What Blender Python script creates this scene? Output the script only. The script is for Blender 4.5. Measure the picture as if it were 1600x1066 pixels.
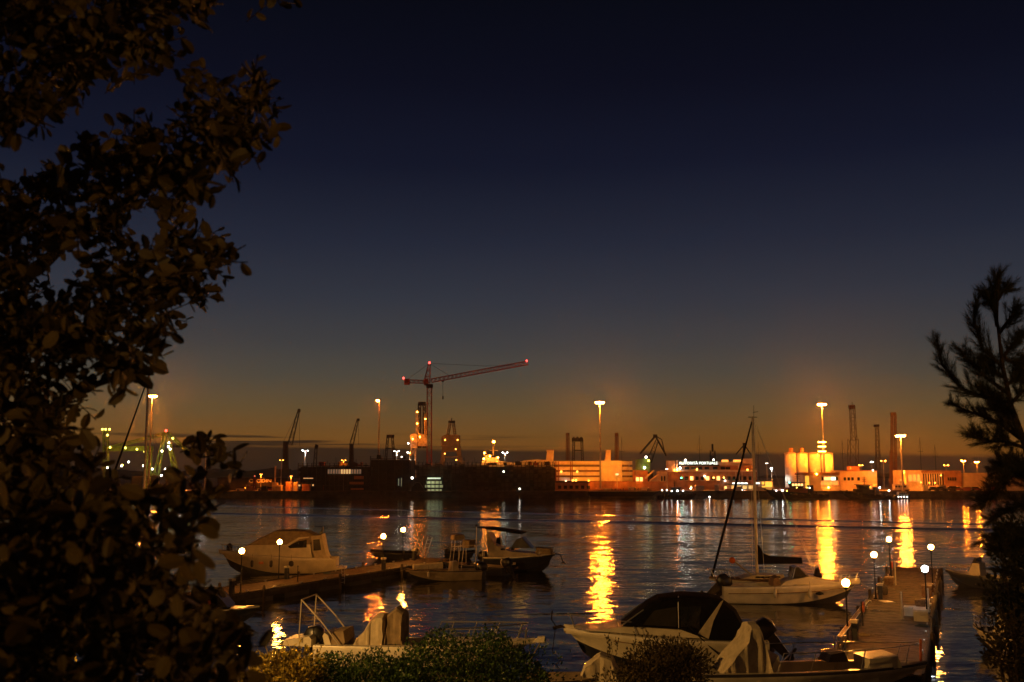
import bpy, math, random
from mathutils import Vector, Matrix
R = math.radians
rnd = random.Random(7)
for o in list(bpy.data.objects): bpy.data.objects.remove(o)
S = bpy.context.scene
COL = S.collection

# ------------------------------------------------------------------ camera
CAMZ, FPX, PITCH = 8.9, 1600.0, math.atan(205/1600)
cam = bpy.data.cameras.new('camera'); cam.lens = 36; cam.sensor_width = 36; cam.clip_end = 30000; cam.clip_start = 0.05
cam.dof.use_dof = True; cam.dof.focus_distance = 120; cam.dof.aperture_fstop = 5.0
camo = bpy.data.objects.new('camera', cam); COL.objects.link(camo)
camo.location = (0, 0, CAMZ); camo.rotation_euler = (math.pi/2 + PITCH, 0, 0)
S.camera = camo
_c, _s = math.cos(PITCH), math.sin(PITCH)
def ray(px, py):
    u, v = (px-800)/FPX, (533-py)/FPX
    return Vector((u, _c - v*_s, _s + v*_c))
def at(px, py, Y):                       # point at depth Y seen at a photo position (layout survey)
    d = ray(px, py); return Vector((0, 0, CAMZ)) + d*(Y/d.y)
def gnd(px, py, z=0.0):                  # point of height z seen at a photo position
    d = ray(px, py); return Vector((0, 0, CAMZ)) + d*((z-CAMZ)/d.z)

# ------------------------------------------------------------------ render settings
S.view_settings.view_transform = 'Standard'; S.view_settings.look = 'None'
S.view_settings.exposure = 0; S.view_settings.gamma = 1
S.render.engine = 'CYCLES'
cy = S.cycles
cy.use_denoising = True
cy.max_bounces = 5; cy.diffuse_bounces = 2; cy.glossy_bounces = 3; cy.transmission_bounces = 4; cy.transparent_max_bounces = 6
cy.volume_bounces = 0
cy.sample_clamp_indirect = 4; cy.sample_clamp_direct = 0
cy.caustics_reflective = False; cy.caustics_refractive = False
cy.use_light_tree = True

# ------------------------------------------------------------------ world: dusk sky
W = bpy.data.worlds.new('World'); S.world = W; W.use_nodes = True
nt = W.node_tree; N = nt.nodes; Lk = nt.links; N.clear()
def srgb(r, g, b):
    f = lambda c: (c/255/12.92) if c/255 <= 0.04045 else ((c/255+0.055)/1.055)**2.4
    return (f(r), f(g), f(b), 1)
SKYSTOPS = [(-900, (6, 7, 16)), (0, (8, 10, 20)), (130, (12, 14, 28)), (260, (19, 23, 40)), (380, (34, 39, 54)), (470, (48, 52, 62)), (540, (62, 62, 63)),
            (590, (76, 71, 61)), (640, (98, 78, 48)), (680, (117, 79, 34)), (712, (123, 74, 22)), (738, (98, 54, 15)), (760, (40, 26, 14))]
def zof(py):
    d = ray(800, py).normalized(); return d.z
tc = N.new('ShaderNodeTexCoord'); sep = N.new('ShaderNodeSeparateXYZ'); Lk.new(tc.outputs['Generated'], sep.inputs[0])
def mth(op, a, b=None, c=None, clamp=False):
    n = N.new('ShaderNodeMath'); n.operation = op; n.use_clamp = clamp
    for i, x in enumerate((a, b, c)):
        if x is None: continue
        if isinstance(x, (int, float)): n.inputs[i].default_value = x
        else: Lk.new(x, n.inputs[i])
    return n.outputs[0]
ZHI, ZLO = 0.95, -0.05
fac = mth('MULTIPLY_ADD', sep.outputs[2], 1/(ZHI-ZLO), -ZLO/(ZHI-ZLO), clamp=True)
ramp = N.new('ShaderNodeValToRGB'); Lk.new(fac, ramp.inputs[0])
els = ramp.color_ramp.elements
stops = sorted([((zof(p)-ZLO)/(ZHI-ZLO), srgb(*c)) for p, c in SKYSTOPS])
els[0].position, els[0].color = stops[0]; els[1].position, els[1].color = stops[-1]
for p, c in stops[1:-1]:
    e = els.new(p); e.color = c
# the glow sits round the point where the sun went down, the far side of the sky is duller
az = mth('ADD', mth('MULTIPLY', sep.outputs[0], -0.14), mth('MULTIPLY', sep.outputs[1], 0.99))
nz3 = N.new('ShaderNodeTexNoise'); nz3.inputs['Scale'].default_value = 2.2; nz3.inputs['Detail'].default_value = 4; mp3 = N.new('ShaderNodeMapping'); mp3.inputs['Scale'].default_value = (1, 1, 6); Lk.new(tc.outputs['Generated'], mp3.inputs[0]); Lk.new(mp3.outputs[0], nz3.inputs[0])
azf = mth('MULTIPLY', mth('MULTIPLY_ADD', az, 0.30, 0.72), mth('MULTIPLY_ADD', nz3.outputs[0], 0.22, 0.89))
# low bank of cloud along the horizon with thin streaks above it
mp = N.new('ShaderNodeMapping'); mp.inputs['Scale'].default_value = (5, 5, 120); Lk.new(tc.outputs['Generated'], mp.inputs[0])
nz = N.new('ShaderNodeTexNoise'); nz.inputs['Scale'].default_value = 1.0; nz.inputs['Detail'].default_value = 4; Lk.new(mp.outputs[0], nz.inputs[0])
top = mth('MULTIPLY_ADD', sep.outputs[0], -0.016, 0.0215)
top = mth('ADD', top, mth('MULTIPLY_ADD', nz.outputs[0], 0.005, -0.0025))
bank = mth('MULTIPLY_ADD', mth('SUBTRACT', top, sep.outputs[2]), 1/0.004, 0.5, clamp=True)
mp2 = N.new('ShaderNodeMapping'); mp2.inputs['Scale'].default_value = (3.2, 3.2, 150); mp2.inputs['Location'].default_value = (0.4, 3.1, 0.2); Lk.new(tc.outputs['Generated'], mp2.inputs[0])
nz2 = N.new('ShaderNodeTexNoise'); nz2.inputs['Scale'].default_value = 1.6; nz2.inputs['Detail'].default_value = 3; Lk.new(mp2.outputs[0], nz2.inputs[0])
st = mth('MULTIPLY', mth('SUBTRACT', nz2.outputs[0], 0.54), 14, clamp=True)
band = mth('MULTIPLY', mth('MULTIPLY_ADD', sep.outputs[2], 160, -2.6, clamp=True), mth('MULTIPLY_ADD', sep.outputs[2], -160, 6.2, clamp=True))
lefty = mth('MULTIPLY_ADD', sep.outputs[0], -4.0, 0.55, clamp=True)
streak = mth('MULTIPLY', mth('MULTIPLY', st, band), mth('MULTIPLY', lefty, 0.9))
cl = mth('MAXIMUM', mth('MULTIPLY', bank, 0.93), streak)
mix = N.new('ShaderNodeMix'); mix.data_type = 'RGBA'; Lk.new(cl, mix.inputs[0]); Lk.new(ramp.outputs[0], mix.inputs[6]); mix.inputs[7].default_value = srgb(36, 27, 20)
bg = N.new('ShaderNodeBackground'); Lk.new(mix.outputs[2], bg.inputs[0]); Lk.new(azf, bg.inputs[1])
wo = N.new('ShaderNodeOutputWorld'); Lk.new(bg.outputs[0], wo.inputs[0])

# ------------------------------------------------------------------ materials
MC = {}
def mat(name, col=(.5, .5, .5), rough=.6, metal=0., var=.15, scale=3., bump=.05, dirt=None):
    if name in MC: return MC[name]
    m = bpy.data.materials.new(name); m.use_nodes = True; t = m.node_tree; b = t.nodes['Principled BSDF']
    b.inputs['Roughness'].default_value = rough; b.inputs['Metallic'].default_value = metal
    b.inputs['Specular IOR Level'].default_value = .5 if rough < .5 else .12
    c = t.nodes.new('ShaderNodeTexCoord'); n = t.nodes.new('ShaderNodeTexNoise'); n.inputs['Scale'].default_value = scale; n.inputs['Detail'].default_value = 5
    t.links.new(c.outputs['Object'], n.inputs[0])
    r = t.nodes.new('ShaderNodeValToRGB'); t.links.new(n.outputs[0], r.inputs[0])
    lo = dirt if dirt else tuple(x*(1-var*1.6) for x in col); hi = tuple(min(1, x*(1+var)) for x in col)
    r.color_ramp.elements[0].position = .28; r.color_ramp.elements[1].position = .62
    r.color_ramp.elements[0].color = (*lo, 1); r.color_ramp.elements[1].color = (*hi, 1)
    t.links.new(r.outputs[0], b.inputs['Base Color'])
    if bump:
        n2 = t.nodes.new('ShaderNodeTexNoise'); n2.inputs['Scale'].default_value = scale*6; t.links.new(c.outputs['Object'], n2.inputs[0])
        bp = t.nodes.new('ShaderNodeBump'); bp.inputs['Strength'].default_value = bump*4; bp.inputs['Distance'].default_value = .02
        t.links.new(n2.outputs[0], bp.inputs['Height']); t.links.new(bp.outputs[0], b.inputs['Normal'])
    MC[name] = m; return m
def emi(name, col, s):
    if name in MC: return MC[name]
    m = bpy.data.materials.new(name); m.use_nodes = True; t = m.node_tree; b = t.nodes['Principled BSDF']
    b.inputs['Base Color'].default_value = (*col, 1); b.inputs['Emission Color'].default_value = (*col, 1); b.inputs['Emission Strength'].default_value = s
    # slight unevenness of the diffuser
    c = t.nodes.new('ShaderNodeTexCoord'); n = t.nodes.new('ShaderNodeTexNoise'); n.inputs['Scale'].default_value = 4; t.links.new(c.outputs['Object'], n.inputs[0])
    q = t.nodes.new('ShaderNodeMath'); q.operation = 'MULTIPLY_ADD'; q.inputs[1].default_value = s*.3; q.inputs[2].default_value = s*.85
    t.links.new(n.outputs[0], q.inputs[0]); t.links.new(q.outputs[0], b.inputs['Emission Strength'])
    MC[name] = m; return m
SOD = (1.0, .185, .010); GOLD = (1.0, .50, .12); WHT = (.92, 1.0, .95)
m_gel = mat('gelcoat_cream', (.60, .53, .38), .34, var=.12, scale=1.6, bump=.01)
m_gel2 = mat('gelcoat_white', (.66, .60, .48), .32, var=.12, scale=1.0, bump=.01)
m_tan = mat('aged_tan_gelcoat', (.30, .23, .14), .4, var=.2, scale=1.5)
m_brwn = mat('brown_crane_paint', (.15, .12, .075), .6, var=.3)
m_deck = mat('nonskid_deck', (.52, .47, .38), .7, var=.12, scale=4)
m_anti = mat('antifouling_dark', (.02, .022, .03), .6)
m_navy = mat('navy_hull', (.02, .025, .04), .35, bump=.01)
m_blk = mat('black_plastic', (.007, .007, .008), .35, bump=.02)
m_canv_d = mat('dark_canvas', (.006, .0065, .009), .85, var=.25, scale=5, bump=.12)
m_canv_d.node_tree.nodes['Principled BSDF'].inputs['Specular IOR Level'].default_value = .02
m_canv_c = mat('cream_canvas', (.50, .42, .28), .85, var=.14, scale=3, bump=.15)
m_canv_b = mat('brown_canvas', (.26, .19, .11), .85, var=.18, scale=3, bump=.15)
m_steel = mat('stainless_tube', (.55, .53, .5), .28, .9, var=.1, bump=0)
m_alu = mat('anodised_mast', (.42, .38, .33), .45, .5, var=.12, bump=.02)
m_glass = mat('dark_window_glass', (.012, .014, .016), .08, bump=0)
m_vinyl = mat('clear_vinyl_panel', (.03, .027, .02), .12, bump=.04)
m_teak = mat('weathered_teak', (.20, .12, .06), .65, var=.25, scale=8, bump=.1)
m_wood = mat('pier_boards', (.115, .075, .042), .72, var=.35, scale=2.2, bump=.2)
m_beam = mat('pier_beam', (.05, .038, .028), .8, var=.3)
m_post = mat('dark_post_paint', (.02, .02, .02), .5, .2, bump=.05)
m_rope = mat('rope', (.22, .18, .12), .9)
m_rub = mat('rubber_fender', (.5, .45, .36), .5)
m_rubd = mat('dark_fender', (.05, .045, .045), .5)
m_box = mat('grey_plastic_box', (.42, .41, .38), .55, var=.1)
m_conc = mat('concrete', (.36, .33, .29), .85, var=.2, scale=.4, bump=.1)
m_cond = mat('dark_concrete', (.09, .08, .07), .9, var=.3, scale=.5, bump=.15)
m_asph = mat('concrete_apron', (.24, .22, .19), .85, var=.3, scale=.3)
m_wall = mat('pale_render_wall', (.62, .52, .40), .8, var=.12, scale=.5)
m_wallr = mat('terracotta_wall', (.40, .20, .11), .85, var=.2, scale=.5)
m_wallw = mat('white_painted_wall', (.70, .66, .58), .7, var=.1, scale=.5)
m_dsteel = mat('dark_steel', (.024, .019, .016), .6, .3, var=.4, scale=1.)
m_rsteel = mat('red_oxide_steel', (.22, .04, .02), .6, .1, var=.3, scale=1.)
m_osteel = mat('ochre_steel', (.42, .36, .24), .6, .1, var=.3, scale=.8)
m_gsteel = mat('green_painted_steel', (.15, .24, .05), .55, .1, var=.3, scale=1.)
m_galv = mat('galvanised_pole', (.42, .40, .37), .5, .35, var=.12)
m_shed = mat('dark_cladding', (.022, .018, .015), .75, .1, var=.45, scale=.35)
m_shed2 = mat('grey_cladding', (.06, .057, .046), .7, .1, var=.35, scale=.4)
m_hullb = mat('black_steel_hull', (.018, .017, .018), .5, .1, var=.4, scale=.6)
m_winw = emi('lit_window_warm', (1, .52, .16), 2.2)
m_wing = emi('lit_window_cool', (.8, .95, .7), 2.4)
m_tyre = mat('tyre_rubber', (.02, .02, .02), .85)
m_sod = emi('sodium_lens', (1, .215, .011), 2600.)
m_sod2 = emi('sodium_lens_small', (1, .25, .02), 130.)
m_sod3 = emi('sodium_lens_faint', (1, .36, .05), 14.)
m_flw = emi('white_flood_lens', WHT, 50.)
m_flw2 = emi('white_lamp_small', (1, .93, .78), 12.)
m_grn = emi('green_signal_lens', (.05, 1, .45), 30.)
m_ylg = emi('yellow_green_lamp', (.95, .8, .12), 6.)
m_red = emi('red_aircraft_lens', (1, .05, .04), 9.)
m_globe = emi('globe_glass_warm', (1, .36, .05), 560.)
m_globew = emi('globe_glass_white', (.80, .93, 1.), 90.)
m_lit = emi('illuminated_letters', (.85, .98, .85), 2.4)
m_orng = mat('orange_buoy', (.55, .12, .02), .5)
m_bark = mat('bark', (.07, .05, .035), .9, var=.4, scale=14, bump=.4)
m_grass = mat('slope_soil', (.05, .05, .025), .95, var=.5, scale=1.5, bump=.3)
def leafmat(name, a, b, rough=.55):
    if name in MC: return MC[name]
    m = bpy.data.materials.new(name); m.use_nodes = True; t = m.node_tree; p = t.nodes['Principled BSDF']; p.inputs['Roughness'].default_value = rough; p.inputs['Specular IOR Level'].default_value = .25
    c = t.nodes.new('ShaderNodeTexCoord'); g = t.nodes.new('ShaderNodeNewGeometry'); n = t.nodes.new('ShaderNodeTexNoise'); n.inputs['Scale'].default_value = 2.5
    t.links.new(g.outputs['Position'], n.inputs[0])
    w = t.nodes.new('ShaderNodeTexWhiteNoise'); w.noise_dimensions = '1D'; t.links.new(g.outputs['Random Per Island'], w.inputs[1])
    q = t.nodes.new('ShaderNodeMath'); q.operation = 'MULTIPLY_ADD'; q.inputs[1].default_value = .6; t.links.new(w.outputs[0], q.inputs[0]); 
    q2 = t.nodes.new('ShaderNodeMath'); q2.operation = 'MULTIPLY'; q2.inputs[1].default_value = .4; t.links.new(n.outputs[0], q2.inputs[0]); t.links.new(q2.outputs[0], q.inputs[2])
    x = t.nodes.new('ShaderNodeMix'); x.data_type = 'RGBA'; x.inputs[6].default_value = (*a, 1); x.inputs[7].default_value = (*b, 1); t.links.new(q.outputs[0], x.inputs[0])
    t.links.new(x.outputs[2], p.inputs['Base Color'])
    MC[name] = m; return m
m_leaf = leafmat('carob_leaf', (.03, .026, .008), (.14, .10, .03), .5)
m_leafh = leafmat('hedge_leaf', (.028, .058, .012), (.075, .13, .028), .32)
m_leafg = leafmat('lamplit_shrub_leaf', (.20, .17, .03), (.42, .30, .045), .5)  # leaf colour raised to gold to stand in for street light on it
m_leafb = leafmat('rounded_shrub_leaf', (.035, .03, .012), (.10, .07, .025), .6)
m_need = leafmat('pine_needle', (.025, .03, .012), (.06, .055, .022), .6)

# ------------------------------------------------------------------ mesh helpers
class MB:
    def __init__(s): s.v = []; s.f = []; s.m = []
    def add(s, vs, fs, mi=0):
        k = len(s.v); s.v += [tuple(p) for p in vs]; s.f += [tuple(i+k for i in f) for f in fs]; s.m += [mi]*len(fs); return s
    def box(s, a, b, mi=0):
        x0, y0, z0 = (min(a[i], b[i]) for i in range(3)); x1, y1, z1 = (max(a[i], b[i]) for i in range(3))
        return s.add([(x0,y0,z0),(x1,y0,z0),(x1,y1,z0),(x0,y1,z0),(x0,y0,z1),(x1,y0,z1),(x1,y1,z1),(x0,y1,z1)],
                     [(0,3,2,1),(4,5,6,7),(0,1,5,4),(1,2,6,5),(2,3,7,6),(3,0,4,7)], mi)
    def tube(s, pts, r, n=6, mi=0, cap=True):
        pts = [Vector(p) for p in pts]; k = len(pts); rs = r if isinstance(r, (list, tuple)) else [r]*k
        vs = []
        for i, p in enumerate(pts):
            d = (pts[min(i+1, k-1)]-pts[max(i-1, 0)]); d = d.normalized() if d.length > 1e-9 else Vector((0, 0, 1))
            a = d.cross(Vector((0, 0, 1)) if abs(d.z) < .9 else Vector((1, 0, 0))).normalized(); b = d.cross(a)
            for j in range(n):
                t = 2*math.pi*j/n; vs.append(p + a*(rs[i]*math.cos(t)) + b*(rs[i]*math.sin(t)))
        fs = [(i*n+j, i*n+(j+1) % n, (i+1)*n+(j+1) % n, (i+1)*n+j) for i in range(k-1) for j in range(n)]
        if cap: fs += [tuple(range(n))[::-1], tuple((k-1)*n+j for j in range(n))]
        return s.add(vs, fs, mi)
    def lathe(s, c, prof, n=12, mi=0):       # prof: (r,z) bottom to top
        c = Vector(c); vs = []
        for r, z in prof:
            for j in range(n): t = 2*math.pi*j/n; vs.append(c+Vector((r*math.cos(t), r*math.sin(t), z)))
        k = len(prof); fs = [(i*n+j, i*n+(j+1) % n, (i+1)*n+(j+1) % n, (i+1)*n+j) for i in range(k-1) for j in range(n)]
        fs += [tuple(range(n))[::-1], tuple((k-1)*n+j for j in range(n))]
        return s.add(vs, fs, mi)
    def ball(s, c, r, n=10, sz=1., mi=0):
        return s.lathe(c, [(max(r*math.sin(math.pi*i/n), r*.03), -r*sz*math.cos(math.pi*i/n)) for i in range(n+1)], n+2, mi)
    def slab(s, poly, y0, y1, shr=.0, mi=0):   # polygon in x-z, extruded in y between y0 and y1, edges eased by shr
        n = len(poly); cx = sum(p[0] for p in poly)/n; cz = sum(p[1] for p in poly)/n
        lay = []
        if shr:
            e = (y1-y0)*.12
            for y, k in ((y0, 1-shr), (y0+e, 1-shr*.25), (y0+2*e, 1), (y1-2*e, 1), (y1-e, 1-shr*.25), (y1, 1-shr)): lay.append((y, k))
        else: lay = [(y0, 1), (y1, 1)]
        vs = [(cx+(p[0]-cx)*k, y, cz+(p[1]-cz)*k) for y, k in lay for p in poly]
        q = len(lay); fs = [(i*n+j, i*n+(j+1) % n, (i+1)*n+(j+1) % n, (i+1)*n+j) for i in range(q-1) for j in range(n)]
        fs += [tuple(range(n))[::-1], tuple((q-1)*n+j for j in range(n))]
        return s.add(vs, fs, mi)
    def lattice(s, p0, p1, w, r, n=None, w1=None, nseg=4):
        p0, p1 = Vector(p0), Vector(p1); d = (p1-p0); L = d.length; d.normalize(); w1 = w if w1 is None else w1
        a = d.cross(Vector((0, 1, 0)) if abs(d.y) < .9 else Vector((1, 0, 0))).normalized(); b = d.cross(a)
        n = n or max(2, int(L/max(w, w1)/1.15))
        q = lambda i, k: p0+d*(L*i/n) + (a*(1 if k in (0, 3) else -1) + b*(1 if k in (0, 1) else -1))*(.5*(w+(w1-w)*i/n))
        for k in range(4): s.tube([q(0, k), q(n, k)], r, nseg)
        for i in range(n):
            for k in range(4):
                s.tube([q(i, k), q(i+1, (k+1) % 4)] if i % 2 else [q(i, (k+1) % 4), q(i+1, k)], r*.62, 3)
                if i % 2 == 0: s.tube([q(i, k), q(i, (k+1) % 4)], r*.62, 3)
        return s
    # photo-survey shapes: at depth Y
    def pbox(s, x0, y0, x1, y1, Y, dy, mi=0):
        a = at(x0, y1, Y) if y1 is not None else None
        b = at(x1, y0, Y); a2 = at(x0, y0 if y1 is None else y1, Y); z0 = GZ if y1 is None else a2.z
        return s.box((a2.x, Y, z0), (b.x, Y+dy, b.z), mi)
    def ptube(s, pts, Y, r, n=5, mi=0): return s.tube([at(p[0], p[1], Y) for p in pts], r, n, mi)
    def plat(s, a, b, Y, w, r, n=None, w1=None): return s.lattice(at(*a, Y), at(*b, Y), w, r, n, w1)
    def pslab(s, pts, Y, dy, shr=0, mi=0):
        return s.slab([(at(p[0], p[1], Y).x, at(p[0], p[1], Y).z) for p in pts], Y, Y+dy, shr, mi)
    def build(s, name, m, parent=None, smooth=False, loc=None, world=False):
        me = bpy.data.meshes.new(name)
        off = Vector((0, 0, 0))
        if world and parent is not None:
            r = parent
            while r.parent: r = r.parent
            off = Vector(r.location)
        elif loc is not None: off = Vector(loc)
        me.from_pydata([(p[0]-off.x, p[1]-off.y, p[2]-off.z) for p in s.v], [], s.f)
        ms = m if isinstance(m, (list, tuple)) else [m]
        for q in ms: me.materials.append(q)
        if len(ms) > 1: me.polygons.foreach_set('material_index', s.m)
        if smooth: me.polygons.foreach_set('use_smooth', [True]*len(s.f))
        me.update()
        o = bpy.data.objects.new(name, me); COL.objects.link(o)
        if parent is not None: o.parent = parent
        elif loc is not None: o.location = off
        return o
def tag(o, label=None, cat=None, group=None, kind=None):
    if label: o['label'] = label
    if cat: o['category'] = cat
    if group: o['group'] = group
    if kind: o['kind'] = kind
    return o
def thing(name, label, cat, loc=(0, 0, 0), rz=0, group=None):
    o = bpy.data.objects.new(name, None); o.empty_display_size = .3; COL.objects.link(o); o.location = loc; o.rotation_euler = (0, 0, rz)
    return tag(o, label, cat, group)
def spot(parent, loc, power, col, size=150, blend=.4, rad=.4, rot=(0, 0, 0)):
    l = bpy.data.lights.new('floodlight', 'SPOT'); l.energy = power; l.color = col; l.spot_size = R(size); l.spot_blend = blend; l.shadow_soft_size = rad
    o = bpy.data.objects.new('floodlight', l); COL.objects.link(o); o.parent = parent; o.location = loc; o.rotation_euler = rot; return o
GZ = 2.2          # top of the far quay
QY = 366.0        # its edge

# ------------------------------------------------------------------ setting
# water: long strips; two low wake ridges run across the harbour
def wline(pts):
    P = [gnd(x, y) for x, y in pts]; a, b = P[0], P[-1]; k = (b.y-a.y)/(b.x-a.x); return lambda x: a.y+k*(x-a.x)
wl1 = wline([(380, 803.5), (1560, 829)]); wl2 = wline([(380, 791.5), (1560, 820)])
rows = [lambda x: -40.0, lambda x: 20.0, lambda x: 60.0]
zz = [0, 0, 0]
for wl, h, w in ((wl1, .26, 1.9), (wl2, .14, 1.6)):
    for i in range(-8, 9):
        u = i/8; rows.append(lambda x, wl=wl, u=u, w=w: wl(x)+u*w*1.6)
        zz.append(h*math.exp(-(u*1.9)**2)*1.0 - .10*h*math.exp(-((abs(u)-.8)*4)**2))
rows += [lambda x: QY-30, lambda x: QY+6, lambda x: 700, lambda x: 1490]; zz += [0]*4
xs = [-1490, -700, -420] + [-210+i*6 for i in range(71)] + [420, 700, 1490]
def rowy(j, x):
    xc = max(-210, min(210, x)); return rows[j](xc)
order = sorted(range(len(rows)), key=lambda j: rowy(j, 0))
mbw = MB(); vs = []; fs = []
for j in order:
    for x in xs:
        taper = 1.0 if abs(x) <= 210 else 0.0
        vs.append((x, rowy(j, x), zz[j]*taper*(0.85+.15*math.sin(x*.11+j))))
nx = len(xs)
for a in range(len(order)-1):
    for b in range(nx-1): fs.append((a*nx+b, a*nx+b+1, (a+1)*nx+b+1, (a+1)*nx+b))
mbw.add(vs, fs)
mw = bpy.data.materials.new('harbour_water'); mw.use_nodes = True; t = mw.node_tree; b = t.nodes['Principled BSDF']
b.inputs['Base Color'].default_value = (.004, .006, .008, 1); b.inputs['IOR'].default_value = 1.333
b.inputs['Roughness'].default_value = .085
g = t.nodes.new('ShaderNodeNewGeometry')
def wn(sx, sy, det, amp, loc):
    m_ = t.nodes.new('ShaderNodeMapping'); m_.inputs['Scale'].default_value = (sx, sy, 1); m_.inputs['Location'].default_value = loc; m_.inputs['Rotation'].default_value = (0, 0, R(6))
    t.links.new(g.outputs['Position'], m_.inputs[0])
    n = t.nodes.new('ShaderNodeTexNoise'); n.inputs['Scale'].default_value = 1; n.inputs['Detail'].default_value = det; n.inputs['Roughness'].default_value = .55
    t.links.new(m_.outputs[0], n.inputs[0])
    s_ = t.nodes.new('ShaderNodeVectorMath'); s_.operation = 'SUBTRACT'; s_.inputs[1].default_value = (.5, .5, .5); t.links.new(n.outputs['Color'], s_.inputs[0])
    k = t.nodes.new('ShaderNodeVectorMath'); k.operation = 'MULTIPLY'; k.inputs[1].default_value = (amp*1.55, amp*1.15, 0); t.links.new(s_.outputs[0], k.inputs[0])
    return k.outputs[0]
def vadd(a, c):
    n = t.nodes.new('ShaderNodeVectorMath'); n.operation = 'ADD'; t.links.new(a, n.inputs[0]); t.links.new(c, n.inputs[1]); return n.outputs[0]
acc = vadd(vadd(wn(.15, .42, 2, .11, (3, 1, 0)), wn(.6, 1.7, 2, .12, (11, 7, 0))), wn(2.2, 6.0, 2, .13, (5, 9, 2)))
pn = t.nodes.new('ShaderNodeTexNoise'); pn.inputs['Scale'].default_value = 1; pn.inputs['Detail'].default_value = 2; pm = t.nodes.new('ShaderNodeMapping'); pm.inputs['Scale'].default_value = (.016, .035, 1); t.links.new(g.outputs['Position'], pm.inputs[0]); t.links.new(pm.outputs[0], pn.inputs[0])
pq = t.nodes.new('ShaderNodeMath'); pq.operation = 'MULTIPLY_ADD'; pq.inputs[1].default_value = 2.0; pq.inputs[2].default_value = 0.0; t.links.new(pn.outputs[0], pq.inputs[0])
ps = t.nodes.new('ShaderNodeVectorMath'); ps.operation = 'SCALE'; t.links.new(acc, ps.inputs[0]); t.links.new(pq.outputs[0], ps.inputs[3]); acc = vadd(ps.outputs[0], g.outputs['Normal'])
nn = t.nodes.new('ShaderNodeVectorMath'); nn.operation = 'NORMALIZE'; t.links.new(acc, nn.inputs[0]); t.links.new(nn.outputs[0], b.inputs['Normal'])
tag(mbw.build('water', mw, smooth=True), kind='structure')

mb = MB()
mb.box((-1480, QY, -6), (1480, 1480, GZ))
tag(mb.build('harbour_ground', m_asph), kind='structure')
mb = MB(); mb.box((-1480, QY-.6, -5), (1480, QY-.01, GZ-.25)); mb.box((-1480, QY-.75, GZ-.25), (1480, QY+.6, GZ+.12))
tag(mb.build('quay_wall', m_cond), 'dark concrete quay wall along the far side of the harbour', 'wall')
# near side: terrace, slope and shore quay
mb = MB(); prof = [(-60, 7.2), (7.5, 7.2), (12, 6.15), (22, 3.6), (31, 1.25), (35.2, 1.2), (35.2, -4)]
vs = []; fs = []
for y, z in prof:
    for i in range(31):
        x = -150+10*i; vs.append((x, y, z + (.12*math.sin(i*1.7+y) if 8 < y < 30 else 0)))
for a in range(len(prof)-1):
    for i in range(30): fs.append((a*31+i, a*31+i+1, (a+1)*31+i+1, (a+1)*31+i))
mb.add(vs, fs); tag(mb.build('embankment', m_grass, smooth=False), kind='structure')
# low wooded ridge behind the port
mb = MB(); vs = []; fs = []; rr = random.Random(3)
n = 240
for i in range(n+1):
    x = -1400+2800*i/n; px = 800+x/1200*1600
    h = 3 + 8*max(0, min(1, (700-px)/500)) + rr.uniform(-2, 2.5) + 3*math.sin(i*.21)
    for (dy, k) in ((0, 0), (40, .7), (110, 1), (260, 0)): vs.append((x, 1150+dy, GZ+h*k*(1+rr.uniform(-.12, .12)) - (.5 if k == 0 else 0)))
for i in range(n):
    for k in range(3): fs.append((i*4+k, (i+1)*4+k, (i+1)*4+k+1, i*4+k+1))
mb.add(vs, fs); tag(mb.build('hills', mat('wooded_ridge', (.05, .05, .03), .95, var=.5, scale=.05)), kind='structure')

# ================================================================== far side of the harbour
def base(px, Y, z=GZ): return Vector((at(px, 745, Y).x, Y, z))
def B(name, m, par, smooth=False):
    return lambda mb: mb.build(name, m, par, smooth, world=True)

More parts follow.
